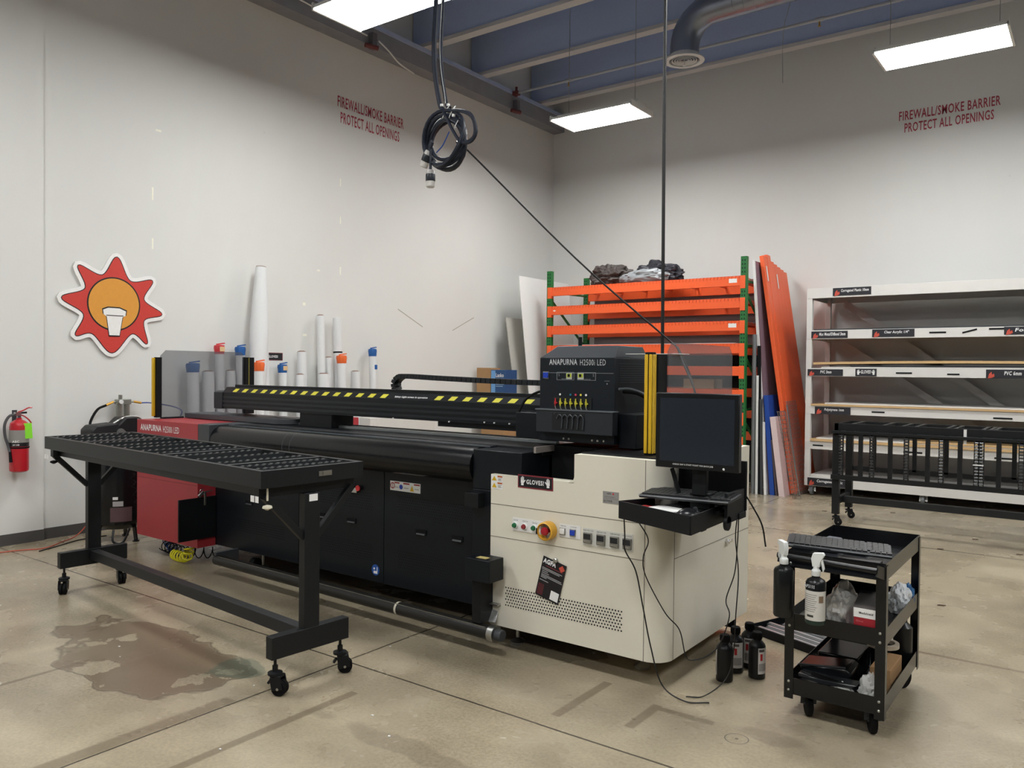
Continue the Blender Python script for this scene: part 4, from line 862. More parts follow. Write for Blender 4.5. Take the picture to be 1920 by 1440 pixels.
# ================================================================ PALLET RACK
t = thing('pallet_rack', 'tall pallet rack with green uprights and orange beams in the back corner', 'rack', (-5.33, 10.85, 0))
RX0, RX1, RY0, RY1 = -6.88, -3.82, 10.30, 11.38
hole_m = mat('slot_dark', '0b1a10', .8)
for x in (RX0, RX1):
    for y in (RY0, RY1):
        H_ = 3.12
        u = MB().box(x-.04, x+.04, y-.035, y+.035, 0.01, H_); u.m = 1
        z = .1
        while z < H_-.03:
            for q in (-.017, .017): u.prism([(x+q-.008, z), (x+q+.008, z), (x+q+.005, z+.022), (x+q-.005, z+.022)], 'y', y-.0365, y-.035)
            z += .051
        obj('upright', u, [green, hole_m], t, 0)
        obj('foot_plate', MB().box(x-.06, x+.06, y-.06, y+.06, 0, .01), green, t)
    z = .25
    while z < 2.9:
        obj('brace', MB().bar((x, RY0+.03, z), (x, RY1-.03, z+.02), .02, .03), green, t)
        if z+.75 < 3.05: obj('brace', MB().bar((x, RY0+.03, z+.73), (x, RY1-.03, z+.03), .02, .035), green, t)
        z += .85
LV = [2.80, 2.51, 2.21, 1.91, 1.615, 1.305, 1.0, .68]
for k, z in enumerate(LV):
    for y, s in ((RY0-.01, -1), (RY1+.01, 1)):
        b_ = MB().prism([(y-.02*1, z-.062), (y+.02, z-.062), (y+.02, z+.04), (y+.005, z+.04), (y+.005, z+.062), (y-.02, z+.062)] if s < 0 else [(y-.02, z-.062), (y+.02, z-.062), (y+.02, z+.062), (y-.02, z+.062)], 'x', RX0+.04, RX1-.04)
        B = obj('beam', b_, orange, t, .002)
        for x in (RX0+.01, RX1-.01): obj('beam_connector', MB().box(x-.035, x+.035, y-.03, y+.03, z-.10, z+.07), orange, B, .002)
        if s < 0 and k in (0, 2): obj('load_sticker', MB().box(RX1-.20, RX1-.09, y-.0215, y-.02, z-.02, z+.035), whitep, B)
        if s < 0 and k == 1: obj('lock_mark', MB().prism([(RX0+.07, z), (RX0+.1, z+.012), (RX0+.13, z), (RX0+.1, z-.012)], 'y', y-.0215, y-.02), whitep, B)
    if k < 4:
        d_ = MB()
        for i in range(60): x = RX0+.06+i*(RX1-RX0-.12)/59; d_.box(x-.003, x+.003, RY0-.033, RY1+.02, z+.062, z+.067).box(x-.003, x+.003, RY0-.036, RY0-.031, z+.03, z+.067)
        for i in range(8): y = RY0+i*(RY1-RY0)/7; d_.box(RX0+.05, RX1-.05, y-.003, y+.003, z+.067, z+.072)
        for i in range(7): x = RX0+.25+i*(RX1-RX0-.5)/6; d_.box(x-.012, x+.012, RY0, RY1, z+.03, z+.058)
        obj('wire_deck', d_, mat('deck_orange', 'd8552a', .5), t)
sheetg = mat('grey_sheet', '7f7f80', .6)
def tg(name, mb, m_, label, cat, group=None, bev=0.): return tag(obj(name, mb, m_, None, bev), label, cat, group)
tg('white_sheet', MB().box(-6.7, -4.0, 10.42, 11.2, 1.985, 1.995), whitep, 'long white sheet lying on the fourth level of the pallet rack', 'sheet')
tg('black_board', MB().box(-6.0, -3.90, 11.425, 11.45, .0, 1.85), blackm, 'big black board standing behind the lower beams of the pallet rack', 'board')
tg('grey_board', MB().box(-6.78, -3.9, 11.47, 11.50, .0, 2.95), sheetg, 'wide grey panel standing against the back wall behind the pallet rack', 'panel')
tg('wooden_block', MB().box(-4.75, -4.3, 10.5, 10.8, 1.372, 1.50), mat('pale_wood', 'c9ad84', .6), 'pale wooden block on a rack shelf seen through the smoked guard', 'block')
crumple('brown_tarpaulin', (-6.04, 10.72, 2.872), (.37, .30, .22), mat('tarp_brown', '4a4340', .55), 'crumpled brown tarpaulin on top of the pallet rack, left half', 'tarpaulin', 21, 5)
crumple('dark_tarpaulin', (-5.32, 10.86, 2.872), (.40, .26, .22), mat('tarp_dark', '2c2c33', .5), 'crumpled dark tarpaulin on top of the pallet rack, right half', 'tarpaulin', 25, 5)
crumple('grey_plastic_film', (-5.34, 10.44, 2.872), (.40, .12, .13), mat('film_grey', '8b8f92', .3), 'grey plastic film in front of the dark tarpaulin on the pallet rack', 'film', 29, 4)
def slab(name, bf, tf, dy, th, m_, label, cat, group=None, dyt=None):
    # thin board standing in the depth direction: front edge bf->tf, runs dy in depth, thickness th in x
    a, b_ = Vector(bf), Vector(tf); o1 = Vector((th, 0, 0)); d0 = Vector((0, dy, 0)); d1 = Vector((0, dyt if dyt else dy, 0))
    mb = MB().add([a, a+o1, a+o1+d0, a+d0, b_, b_+o1, b_+o1+d1, b_+d1], [(0,3,2,1),(4,5,6,7),(0,1,5,4),(1,2,6,5),(2,3,7,6),(3,0,4,7)])
    return tg(name, mb, m_, label, cat, group)
slab('white_board', (-7.02, 10.15, 0), (-7.32, 10.07, 3.06), 1.42, .012, whitep, 'tall white board leaning in the back corner beside the pallet rack', 'board')
slab('grey_board', (-7.14, 10.02, 0), (-7.56, 10.06, 2.42), .8, .012, mat('board_greige', 'b8b4ac', .6), 'grey brown board leaning left of the tall white board', 'board')
tg('cardboard_carton', MB().box(-7.62, -7.18, 9.55, 9.95, 0, .95), mat('cardboard', 'a8845c', .8), 'brown carton standing under the blue fan box by the left wall', 'carton', bev=.004)
tg('tall_carton', MB().box(-7.72, -7.45, 9.56, 9.80, .952, 1.63), mat('cardboard', 'a8845c', .8), 'narrow brown carton standing left of the blue fan box', 'carton', bev=.003)
t = thing('fan_box', 'blue printed fan box with white lettering at the foot of the corner', 'box', (-7.28, 9.7, .95))
obj('carton', MB().box(-7.44, -7.17, 9.56, 9.85, .952, 1.60), mat('box_blue', '27507f', .5), t, .002)
obj('side_stripe', MB().box(-7.438, -7.36, 9.557, 9.56, .96, 1.59), mat('box_lightblue', '6fa3d6', .5), t)
obj('lettering', textmb(MB(), 'Lasko', (-7.35, 9.556, 1.49), X_, Z_, .15, .06, font_off=.02), letter, t)
m = MB(); [m.box(-7.35, -7.2-.02*(k % 2), 9.557, 9.56, 1.44-.03*k, 1.45-.03*k) for k in range(4)]; obj('printed_line', m, mat('pale_print', '9db6cf', .6), t)
# spare orange beams leaning against the rack
for i in range(7):
    hgt = 3.16-.022*i+(.05 if i == 1 else 0)
    t = thing('spare_beam', 'spare orange rack beam leaning against the pallet rack, ' + ['nearest', 'second', 'third', 'fourth', 'fifth', 'sixth', 'farthest'][i] + ' of the row', 'beam', (-3.2, 10.63+.142*i, 0), group='orange spare beams leaning in a row')
    y = 10.60+.142*i; a, b_ = Vector((-3.24, y, .02)), Vector((-3.715, y+.02, hgt))
    obj('beam_body', MB().bar(a+Vector((0, .07, 0)), b_+Vector((0, .07, 0)), .136, .055, (1,0,0)), orange, t, .004)
    if i in (0, 3): p = b_+(a-b_).normalized()*.14+Vector((.035, .05, 0)); obj('sticker', MB().bar(p, p+(a-b_).normalized()*.2, .03, .004, (1,0,0)), whitep, t)
    if i == 0: obj('end_connector', MB().bar(a+Vector((0, .03, -.0)), a+(b_-a).normalized()*.16+Vector((0, .03, 0)), .02, .09, (1,0,0)), orange, t)
mauve = mat('mauve_film', '86707c', .4, var=.15, scale=5)
slab('mauve_board', (-3.53, 10.50, 0), (-3.775, 10.52, 3.08), .9, .022, mauve, 'tall mauve film wrapped board leaning next to the orange beams', 'board')
slab('white_edge_strip', (-3.555, 10.46, 0), (-3.785, 10.48, 3.09), .03, .03, whitep, 'tall thin white panel leaning on the edge of the mauve board', 'board')
slab('blue_board', (-3.49, 10.44, 0), (-3.60, 10.46, 1.30), .5, .06, mat('panel_blue', '1f4aa0', .4), 'short blue panel leaning among the boards right of the pallet rack', 'board')
slab('pink_white_board', (-3.36, 10.40, 0), (-3.50, 10.42, 1.02), .6, .075, mat('pinkish_white', 'd9c4c4', .4), 'short pinkish white panel leaning left of the orange beams', 'board')
slab('brown_board', (-3.41, 10.42, 0), (-3.49, 10.44, .72), .4, .025, mat('panel_brown', '4f4348', .5), 'short dark brown panel between the blue and the pinkish panels', 'board')
slab('thin_white_strip', (-3.555, 10.40, 0), (-3.60, 10.42, .95), .03, .03, whitep, 'thin white strip leaning before the blue panel', 'strip')
tg('grey_tube', MB().cyl((-3.71, 10.42, 0), (-3.72, 10.43, 2.1), .028, 14), mat('tube_grey', '7c7e80', .4, .3), 'grey tube standing beside the right green upright', 'tube')
tg('white_tube', MB().cyl((-3.655, 10.40, 0), (-3.67, 10.42, 1.56), .018, 12), white, 'slim white tube standing beside the right green upright', 'tube')
tg('black_strip', MB().bar((-3.62, 10.42, 0), (-3.66, 10.44, 1.95), .04, .03), blackm, 'tall black strip standing behind the slim white tube', 'strip')
tg('dark_grey_strip', MB().bar((-3.585, 10.40, 0), (-3.615, 10.41, 1.25), .03, .025), dark_grey, 'dark grey strip standing right of the slim white tube', 'strip')
gm = mat('grid_steel', '9a9490', .35, .8)
for k, (bx, tx, y, h) in enumerate(((-3.15, -3.36, 10.30, 1.10), (-3.165, -3.365, 10.66, 1.22))):
    m = MB()
    for j in range(5 if k == 0 else 9):
        yy = y+j*(.07 if k == 0 else .05); m.bar((bx, yy, 0.01), (tx, yy, h), .006, .006)
    for j in range(21):
        f = j/20; x = bx+(tx-bx)*f; m.bar((x, y-.03, .01+(h-.01)*f), (x, y+(.31 if k == 0 else .42), .01+(h-.01)*f), .005, .005)
        if k == 0: m.bar((x, y-.02, .01+(h-.01)*f), (x+.11, y-.02, .01+(h-.01)*f), .005, .005)
    if k == 0:
        for q in (.05, .11): m.bar((bx+q, y-.02, .01), (tx+q, y-.02, h), .006, .006)
    tg('wire_grid_panel', m, gm, ['double wire grid panel leaning before the orange beams', 'fine wire grid panel leaning beside the white shelving'][k], 'grid panel', 'leaning wire grids')
tg('steel_strip', MB().bar((-3.155, 10.60, 0), (-3.345, 10.62, 1.18), .045, .006, (1,0,0)), mat('galvanised', '9ba2a6', .35, .7), 'galvanised steel strip leaning on the fine wire grid', 'strip')
# ================================================================ WHITE SHELVING
wr = mat('rack_white', 'd6d4d0', .5, var=.04, scale=8); shelf_g = mat('shelf_grey', '77777c', .6)
SX0, SX1, SY0, SY1 = -3.14, .55, 10.75, 11.68
t = thing('white_shelving', 'long white painted shelving on castors with black name signs along the back wall', 'shelving', (-1.3, 11.2, 0))
for x in (SX0+.03, SX1-.03):
    for y in (SY0+.03, SY1-.03): obj('post', MB().box(x-.035, x+.035, y-.03, y+.03, .13, 2.70), wr, t, .002)
LZ = [(2.57, 2.70), (2.04, 2.155), (1.56, 1.665), (1.07, 1.175), (.61, .715), (.13, .245)]
for z0, z1 in LZ:
    obj('shelf_beam', MB().box(SX0+.001, SX1, SY0-.004, SY0+.02, z0, z1), wr, t, .001); obj('shelf_beam', MB().box(SX0+.001, SX1, SY1-.02, SY1, z0, z1), wr, t)
    obj('end_beam', MB().box(SX0+.002, SX0+.02, SY0+.03, SY1-.03, z0, z1), wr, t)
    obj('shelf_board', MB().box(SX0+.02, SX1-.02, SY0+.02, SY1-.02, z1-.025, z1-.008), shelf_g, t)
for z0, z1, xx in ((1.67, 2.57, -2.9), (.72, 2.0, -2.9)): obj('back_brace', MB().bar((xx, SY1-.04, z1), (xx+1.9 if xx < -1 else xx-1.2, SY1-.04, z0-.5 if z0 > 1.6 else z0), .012, .09), wr, t)
for x in (SX0+.08, -1.74, SX1-.1):
    for y in (SY0+.06, SY1-.1):
        o = obj('castor_wheel', MB().cyl((x-.02, y, .065), (x+.02, y, .065), .062, 24), mat('grey_wheel', '6c6f72', .5), t, .008)
        obj('castor_fork', MB().bar((x-.026, y, .05), (x-.026, y+.03, .13), .003, .04, (1,0,0)).bar((x+.026, y, .05), (x+.026, y+.03, .13), .003, .04, (1,0,0)).box(x-.035, x+.035, y-.03, y+.05, .122, .13).cyl((x-.03, y, .062), (x+.03, y, .062), .01, 8), steel, o)
sb = mat('sign_charcoal', '24242a', .5); lr = mat('logo_red', 'c2503f', .5)
def rsign(x0, x1, z0, z1, s, tx0=None, tx1=None, rim=False):
    y = SY0-.005
    o = obj('name_sign', MB().box(x0, x1, y-.003, y, z0, z1), sb, t)
    if s:
        w_ = x1-x0; a = x0+w_*.22 if tx0 is None else tx0; b2 = x1-w_*.06 if tx1 is None else tx1; h = (z1-z0)
        obj('lettering', textmb(MB(), s, (a, y-.0045, z0+h*.36), X_, Z_, b2-a, h*.46, font_off=.025, shear=.15), letter, o)
        if not rim: obj('logo', MB().prism([(x0+.02, z0-.005), (x0+.03, z0+h*.5), (x0+.055, z0+h*.75), (x0+.06, z0+h*.4), (x0+.08, z0+h*.55), (x0+.085, z0+h*.2), (x0+.06, z0+h*.05)], 'y', y-.0055, y-.0035), lr, o)
        else:
            mm = MB(); hand(mm, x0+.035, z0+h*.42, .045, 1, y-.004); hand(mm, x1-.035, z0+h*.42, .045, -1, y-.004); obj('hand_mark', mm, letter, o)
    return o
rsign(-2.82, -2.36, 2.59, 2.69, 'Corrugated Plastic 10mm'); rsign(-3.08, -2.63, 2.05, 2.14, 'Max Metal/DiBond 3mm'); rsign(-2.34, -1.86, 2.055, 2.15, 'Clear Acrylic 1/4"', -2.20, -1.92); rsign(-.93, -.45, 2.06, 2.15, 'Foamcore')
rsign(-3.12, -2.68, 1.565, 1.65, 'PVC 3mm', -2.96, -2.82); rsign(-2.53, -2.28, 1.565, 1.66, 'GLOVES!', -2.465, -2.345, True); rsign(-1.1, -.68, 1.56, 1.66, 'PVC 6mm', -.92, -.75)
rsign(-3.02, -2.58, 1.07, 1.165, 'Polystyrene 1mm', -2.90, -2.66); rsign(-3.10, -2.63, .135, .235, 'Corrugated Plastic', -2.98, -2.66)
mg = MB()
def strip(x0, x1, z, tilt=0): obj('magnet_strip', MB().bar((x0, SY0-.006, z-tilt), (x1, SY0-.006, z+tilt), .004, .018), blackm, t)
for a in ((-1.70, -1.52, 2.10), (-1.35, -1.2, 2.11, .02), (-1.08, -.93, 2.13), (-2.06, -1.88, 1.61), (-1.5, -1.37, 1.60), (-2.33, -2.18, 1.12), (-1.02, -.83, 1.10), (-3.04, -2.91, .66), (-1.96, -1.75, .645), (-1.0, -.82, .64)): strip(*a)
ply = mat('board_edge_tan', 'c9a878', .6); wb = mat('board_white', 'd6d4cf', .5); dkb = mat('board_dark', '3a3d42', .5)
def stack(x0, x1, z0, th, m_, label, y0=SY0+.0, cat='sheet', bow=0.):
    n = 10; mb = MB()
    for i in range(n):
        a, c = x0+(x1-x0)*i/n, x0+(x1-x0)*(i+1)/n; za = z0+bow*math.sin(PI*i/n); zc = z0+bow*math.sin(PI*(i+1)/n)
        mb.add([(a,y0,za),(c,y0,zc),(c,SY1-.07,zc),(a,SY1-.07,za),(a,y0,za+th),(c,y0,zc+th),(c,SY1-.07,zc+th),(a,SY1-.07,za+th)], [(0,3,2,1),(4,5,6,7),(0,1,5,4),(2,3,7,6)]+([(3,0,4,7)] if i == 0 else [])+([(1,2,6,5)] if i == n-1 else []))
    tg('board_sheet', mb, m_, label, cat)
stack(-3.05, .4, 2.157, .012, dkb, 'thin dark sheet on the second shelf of the white shelving')
stack(-2.95, .35, 1.667, .014, wb, 'white sheet on the third shelf of the white shelving'); stack(-2.6, .3, 1.682, .02, dkb, 'dark sheet on the third shelf of the white shelving', SY0+.02); stack(-3.05, .4, 1.71, .03, ply, 'tan edged board on top of the third shelf pile', SY0-.01, bow=.02)
stack(-3.07, .4, 1.177, .022, ply, 'tan edged board on the fourth shelf of the white shelving', SY0-.02); stack(-2.9, .35, 1.201, .016, wb, 'white sheet on top of the fourth shelf pile')
stack(-3.07, .4, .717, .028, ply, 'tan edged board on the fifth shelf of the white shelving', SY0-.03); stack(-3.0, .35, .747, .014, wb, 'white sheet on top of the fifth shelf pile'); stack(-1.9, .35, .763, .016, ply, 'second tan board at the right of the fifth shelf pile', SY0-.01)
stack(-3.07, .4, .247, .03, wb, 'white sheet on the bottom shelf of the white shelving', SY0+.01)
# ================================================================ LEFT WALL
stencil = mat('stencil_red', 'a8414e', .7)
m = textmb(MB(), 'FIREWALL/SMOKE BARRIER', (WX+.002, 6.85, 4.895), Y_, Z_, 1.18, .14, font_off=.015); m = textmb(m, 'PROTECT ALL OPENINGS', (WX+.002, 6.90, 4.70), Y_, Z_, 1.05, .14, font_off=.015)
tag(obj('wall_stencil', m, stencil), 'red stencilled FIREWALL/SMOKE BARRIER warning high on the left wall', 'wall lettering')
m = textmb(MB(), 'FIREWALL/SMOKE BARRIER', (-2.275, BY-.002, 4.985), X_, Z_, 1.17, .125, font_off=.015); m = textmb(m, 'PROTECT ALL OPENINGS', (-2.205, BY-.002, 4.82), X_, Z_, 1.03, .125, font_off=.015)
tag(obj('wall_stencil', m, stencil), 'red stencilled FIREWALL/SMOKE BARRIER warning high on the back wall', 'wall lettering')
tapem = mat('masking_cream', 'f2f0e2', .6)
for k, (y, z, w_, h, lab) in enumerate(((4.415, 3.357, .018, .13, 'lower middle of the left column'), (4.416, 2.85, .018, .11, 'lowest of the left column'), (6.903, 3.951, .018, .10, 'highest of the right column'), (6.907, 3.474, .018, .09, 'middle of the right column'), (6.912, 2.835, .02, .10, 'lowest of the right column'), (6.56, 2.804, .045, .018, 'small and horizontal near the right column'), (6.342, 2.375, .045, .035, 'square, above the white rolls'), (6.352, 2.0, .06, .03, 'small, lowest above the white rolls'), (4.476, 4.009, .06, .02, 'slanting near the top of the left column'))):
    tag(obj('tape_piece', MB().box(WX, WX+.0015, y-w_/2, y+w_/2, z-h/2, z+h/2), tapem), 'piece of cream tape on the left wall, '+lab, 'tape', 'tape pieces on the left wall')
for k, (y0, z0, y1, z1) in enumerate(((7.95, 2.42, 8.45, 2.20), (9.1, 2.18, 9.6, 2.40))):
    tag(obj('scuff_mark', MB().bar((WX+.0005, y0, z0), (WX+.0005, y1, z1), .012, .001, (1,0,0)), mat('scuff', 'a8a598', .8)), ['faint scuff sloping down on the left wall', 'faint scuff sloping up on the left wall'][k], 'scuff')
t = thing('glove_sign', 'small black GLOVES! sign on the left wall behind the white rolls', 'sign', (WX, 5.88, 1.73))
obj('sign_plate', MB().box(WX, WX+.003, 5.76, 6.03, 1.685, 1.775), mat('sign_red', '7a2a34', .5), t); obj('sign_face', MB().box(WX+.003, WX+.004, 5.77, 6.02, 1.692, 1.768), mat('sign_black', '14161c', .5), t)
obj('lettering', textmb(MB(), 'GLOVES!', (WX+.005, 5.82, 1.715), Y_, Z_, .14, .03, font_off=.03), letter, t)
# sun shaped cut-out sign (plain sunburst design)
RAYS = [((4.038, 2.664), .03), ((4.172, 2.442), 0), ((4.40, 2.467), .03), ((4.31, 2.27), 0), ((4.502, 2.135), .03), ((4.311, 2.06), 0), ((4.345, 1.83), .03), ((4.19, 1.925), 0), ((3.99, 1.73), .03), ((3.80, 1.91), 0), ((3.645, 1.89), .03), ((3.72, 2.09), 0), ((3.52, 2.232), .03), ((3.735, 2.335), 0), ((3.67, 2.545), .03), ((3.895, 2.475), 0)]
def catmull(P, n=8):
    out = []; k = len(P)
    for i in range(k):
        a, b, c, d = [Vector(P[(i+j-1) % k]) for j in range(4)]
        for q in range(n):
            u = q/n; out.append(.5*((2*b)+(c-a)*u+(2*a-5*b+4*c-d)*u*u+(3*b-a-3*c+d)*u**3))
    return out
cen = Vector((4.01, 2.19)); base = catmull([p for p, _ in RAYS])
def offset(poly, d):
    out = []; k = len(poly)
    for i in range(k):
        tg_ = (poly[(i+1) % k]-poly[i-1]).normalized(); n_ = Vector((tg_.y, -tg_.x))
        if n_.dot(poly[i]-cen) < 0 and (poly[i]-cen).length > 0: n_ = n_ if abs(n_.dot((poly[i]-cen).normalized())) < .3 and False else -n_
        out.append(poly[i]+n_*d)
    return out
def outl(d):
    # radial-ish growth keeping the rays rounded
    tgt = []
    k = len(base); sgn = 1
    ar = sum(base[i].x*base[(i+1)%k].y-base[(i+1)%k].x*base[i].y for i in range(k))
    for i in range(k):
        tg_ = (base[(i+1) % k]-base[i-1]).normalized(); n_ = Vector((tg_.y, -tg_.x))*(1 if ar > 0 else -1); tgt.append(base[i]+n_*d)
    return tgt
t = thing('sunburst_sign', 'white edged cut-out sign of a red sunburst with an orange disc on the left wall', 'sign', (WX, 4.01, 2.19))
def fan(poly, x, m_, nm, th=.002, par=t):
    k = len(poly); mb = MB(); mb.add([(x, p[0], p[1]) for p in poly]+[(x+th, p[0], p[1]) for p in poly]+[(x, cen.x, cen.y), (x+th, cen.x, cen.y)], [((i+1) % k, i, 2*k) for i in range(k)]+[(k+i, k+(i+1) % k, 2*k+1) for i in range(k)]+[(i, (i+1) % k, k+(i+1) % k, k+i) for i in range(k)])
    return obj(nm, mb, m_, par)
fan(outl(.043), WX+.012, mat('sign_white', 'f0efec', .35), 'backing', .012); fan(outl(.008), WX+.024, mat('outline_black', '1c1c1e', .4), 'outline', .0015); fan(outl(0), WX+.0255, mat('sun_red', 'cc4038', .4), 'rays', .0015)
m = MB().lathe([(.001, 0), (.262, 0), (.262, .0015), (.001, .0015)], (WX+.027, 4.01, 2.205), 48, (1,0,0)); obj('disc_outline', m, mat('outline_black', '1c1c1e', .4), t)
m = MB().lathe([(.001, 0), (.248, 0), (.248, .0015), (.001, .0015)], (WX+.0285, 4.01, 2.205), 48, (1,0,0)); obj('disc', m, mat('sun_orange', 'dc9a3e', .4), t)
# plain white cup shape over the lower part of the disc
cup = [(3.905, 2.10), (3.90, 2.145), (3.95, 2.165), (4.06, 2.165), (4.125, 2.14), (4.12, 2.095), (4.09, 2.08), (4.06, 1.90), (3.96, 1.90), (3.935, 2.08)]
def plate(poly, x, th, m_, nm): return obj(nm, MB().prism(poly, 'x', x, x+th), m_, t)
cc_ = Vector((4.01, 2.03)); big = [tuple(cc_+(Vector(p)-cc_)*1.09) for p in cup]
plate(big, WX+.030, .001, mat('outline_black', '1c1c1e', .4), 'cup_outline'); plate(cup, WX+.031, .001, mat('sign_white', 'f0efec', .35), 'cup'); plate([(3.93, 2.088), (4.10, 2.088), (4.10, 2.096), (3.93, 2.096)], WX+.032, .001, mat('outline_black', '1c1c1e', .4), 'cup_line')
# fire extinguisher
ex, ey = WX+.03+.095, 3.115
t = thing('fire_extinguisher', 'red fire extinguisher hanging on the wall pier at the left edge', 'fire extinguisher', (ex, ey, .66))
exr = mat('extinguisher_red', 'b3202a', .3, coat=.3)
obj('cylinder', MB().lathe([(.060, .66), (.074, .67), (.076, .69), (.076, 1.06), (.068, 1.09), (.045, 1.11), (.022, 1.12), (.022, 1.135)], (ex, ey, 0), 32), exr, t)
obj('label', MB().lathe([(.0765, .89), (.0766, .90), (.0766, 1.02), (.0765, 1.03)], (ex, ey, 0), 32), mat('ext_label', '8d8a86', .5), t)
lb = obj('black_band', MB().lathe([(.0768, .885), (.077, .89), (.077, .915), (.0768, .92)], (ex, ey, 0), 32), mat('outline_black', '1c1c1e', .4), t)
c_ = Vector((ex+.062, ey-.047, 0)); a = math.radians(-37); X2 = Vector((-math.sin(a), math.cos(a), 0))
obj('lettering', textmb(textmb(MB(), 'ABC', c_+X2*-.03+Z_*.922+Vector((.008, -.006, 0)), X2, Z_, .055, .02, font_off=.03), 'DRY CHEM', c_+X2*-.025+Z_*.895+Vector((.008, -.006, 0)), X2, Z_, .05, .014, font_off=.02), letter, t)
obj('strap', MB().lathe([(.078, .868), (.080, .87), (.080, .88), (.078, .882)], (ex, ey, 0), 32), blackm, t)
obj('valve', MB().cyl((ex, ey, 1.13), (ex, ey, 1.175), .018, 14).box(ex-.02, ex+.02, ey-.035, ey+.01, 1.155, 1.185), chrome, t)
obj('carry_handle', MB().tube(spline([(ex, ey, 1.165), (ex+.01, ey+.035, 1.15), (ex+.015, ey+.07, 1.12), (ex+.015, ey+.095, 1.085)], 5), .006, 8), exr, t)
obj('operating_lever', MB().tube(spline([(ex, ey-.01, 1.185), (ex+.01, ey+.03, 1.20), (ex+.015, ey+.07, 1.222), (ex+.015, ey+.10, 1.224)], 5), .006, 8), exr, t)
obj('safety_pin', MB().cyl((ex, ey+.015, 1.178), (ex+.01, ey+.06, 1.18), .008, 8), blackm, t)
obj('hose', MB().tube(spline([(ex, ey-.03, 1.165), (ex, ey-.08, 1.15), (ex+.0, ey-.115, 1.08), (ex, ey-.112, .98), (ex, ey-.09, .90), (ex+.02, ey-.082, .84)], 6), .0115, 10), mat('hose_grey_dark', '4b4b4d', .5), t)
obj('nozzle', MB().cyl((ex+.02, ey-.082, .84), (ex+.03, ey-.078, .75), .010, 10, .014), blackm, t)
obj('inspection_tag', MB().bar((ex+.085, ey+.035, 1.09), (ex+.088, ey+.042, .955), .004, .062, (.6, .8, 0)), mat('tag_green', '8fe83a', .5), t)
obj('wall_bracket', MB().box(WX+.03, WX+.036, ey-.02, ey+.02, .95, 1.2).box(WX+.036, ex-.02, ey-.012, ey+.012, 1.1, 1.115), dark_grey, t)
# compressor
qx, qy = -7.28, 3.80
t = thing('air_compressor', 'black upright air compressor behind the roller table beside the red cabinet', 'compressor', (qx, qy, 0))
cbk = mat('compressor_black', '101114', .25)
obj('tank', MB().lathe([(.02, .10), (.14, .12), (.20, .17), (.215, .22), (.215, .82), (.20, .87), (.14, .91), (.02, .93)], (qx, qy, 0), 36), cbk, t)
for a in (0.3, 2.4, 4.5): p = Vector((qx+.16*math.cos(a), qy+.16*math.sin(a), 0)); obj('leg', MB().bar(p+Z_*.20, p*1+Z_*.01+Vector((.03*math.cos(a), .03*math.sin(a), 0)), .05, .012).cyl(p+Vector((.03*math.cos(a), .03*math.sin(a), 0)), p+Vector((.03*math.cos(a), .03*math.sin(a), .012)), .03, 12), cbk, t)
obj('carry_loop', MB().tube(spline([(qx+.20, qy-.16, .14), (qx+.23, qy-.18, .04), (qx+.28, qy-.12, .03), (qx+.25, qy-.04, .14)], 5), .010, 8), cbk, t)
obj('motor_housing', MB().prism([(3.48, .95), (3.48, 1.03), (3.52, 1.07), (3.72, 1.085), (3.72, .95)], 'x', qx-.08, qx+.14), mat('housing_black', '1c1e20', .55), t, .012)
obj('pump_shroud', MB().prism([(3.72, .95), (3.72, 1.06), (3.80, 1.135), (3.90, 1.135), (3.97, 1.0), (3.97, .95)], 'x', qx-.10, qx+.12), mat('shroud_black', '17191b', .5), t, .012)
obj('top_plate', MB().box(qx-.10, qx+.13, 3.50, 3.96, .93, .955), cbk, t)
fl = MB()
for k in range(5): fl.cyl((qx+.14+.012*k, 3.735, 1.0), (qx+.146+.012*k, 3.735, 1.0), .038-.004*k, 16)
obj('air_filter', fl, mat('dull_alu', '8e9290', .4, .7), t)
obj('pressure_pipe', MB().tube(spline([(qx+.05, 3.70, 1.07), (qx+.07, 3.78, 1.12), (qx+.04, 3.88, 1.135), (qx+.02, 3.98, 1.11), (qx+.02, 4.03, 1.0), (qx+.0, 4.02, .9)], 6), .010, 8), steel, t)
aa = -.62
def tlab(z0, z1, a0, a1, m_):
    r = .2158; n = 10; mb = MB(); mb.add([(qx+r*math.cos(a0+(a1-a0)*i/n), qy+r*math.sin(a0+(a1-a0)*i/n), z) for z in (z0, z1) for i in range(n+1)], [(i, i+1, n+2+i, n+1+i) for i in range(n)]); obj('label', mb, m_, t)
tlab(.34, .385, -.75, -.35, mat('label_pale', 'a8a4a4', .5)); tlab(.40, .425, -.75, -.55, white); tlab(.20, .33, -.85, .0, mat('label_brown', '5a4446', .5))
# regulator on the wall
t = thing('filter_regulator', 'silver twin bowl air filter regulator mounted on the left wall above the compressor', 'regulator', (WX+.06, 4.09, 1.22))
ry = 4.06; rx = WX+.07
obj('head', MB().box(rx-.03, rx+.03, ry-.055, ry+.085, 1.225, 1.275).cyl((rx, ry-.01, 1.275), (rx, ry-.01, 1.32), .018, 14).cyl((rx, ry-.08, 1.25), (rx, ry+.12, 1.25), .012, 10), mat('zinc', 'a5a69e', .35, .8), t, .003)
for yy in (ry-.025, ry+.055): obj('bowl', MB().lathe([(.010, 1.07), (.022, 1.09), (.026, 1.12), (.026, 1.225)], (rx, yy, 0), 16), mat('zinc', 'a5a69e', .35, .8), t)
obj('pressure_gauge', MB().cyl((rx+.03, ry-.02, 1.25), (rx+.045, ry-.02, 1.25), .02, 16), white, t)
obj('fitting', MB().cyl((rx, ry+.12, 1.25), (rx, ry+.20, 1.235), .012, 8), brass, t); obj('fitting', MB().cyl((rx, ry-.08, 1.25), (rx, ry-.15, 1.22), .012, 8), brass, t)
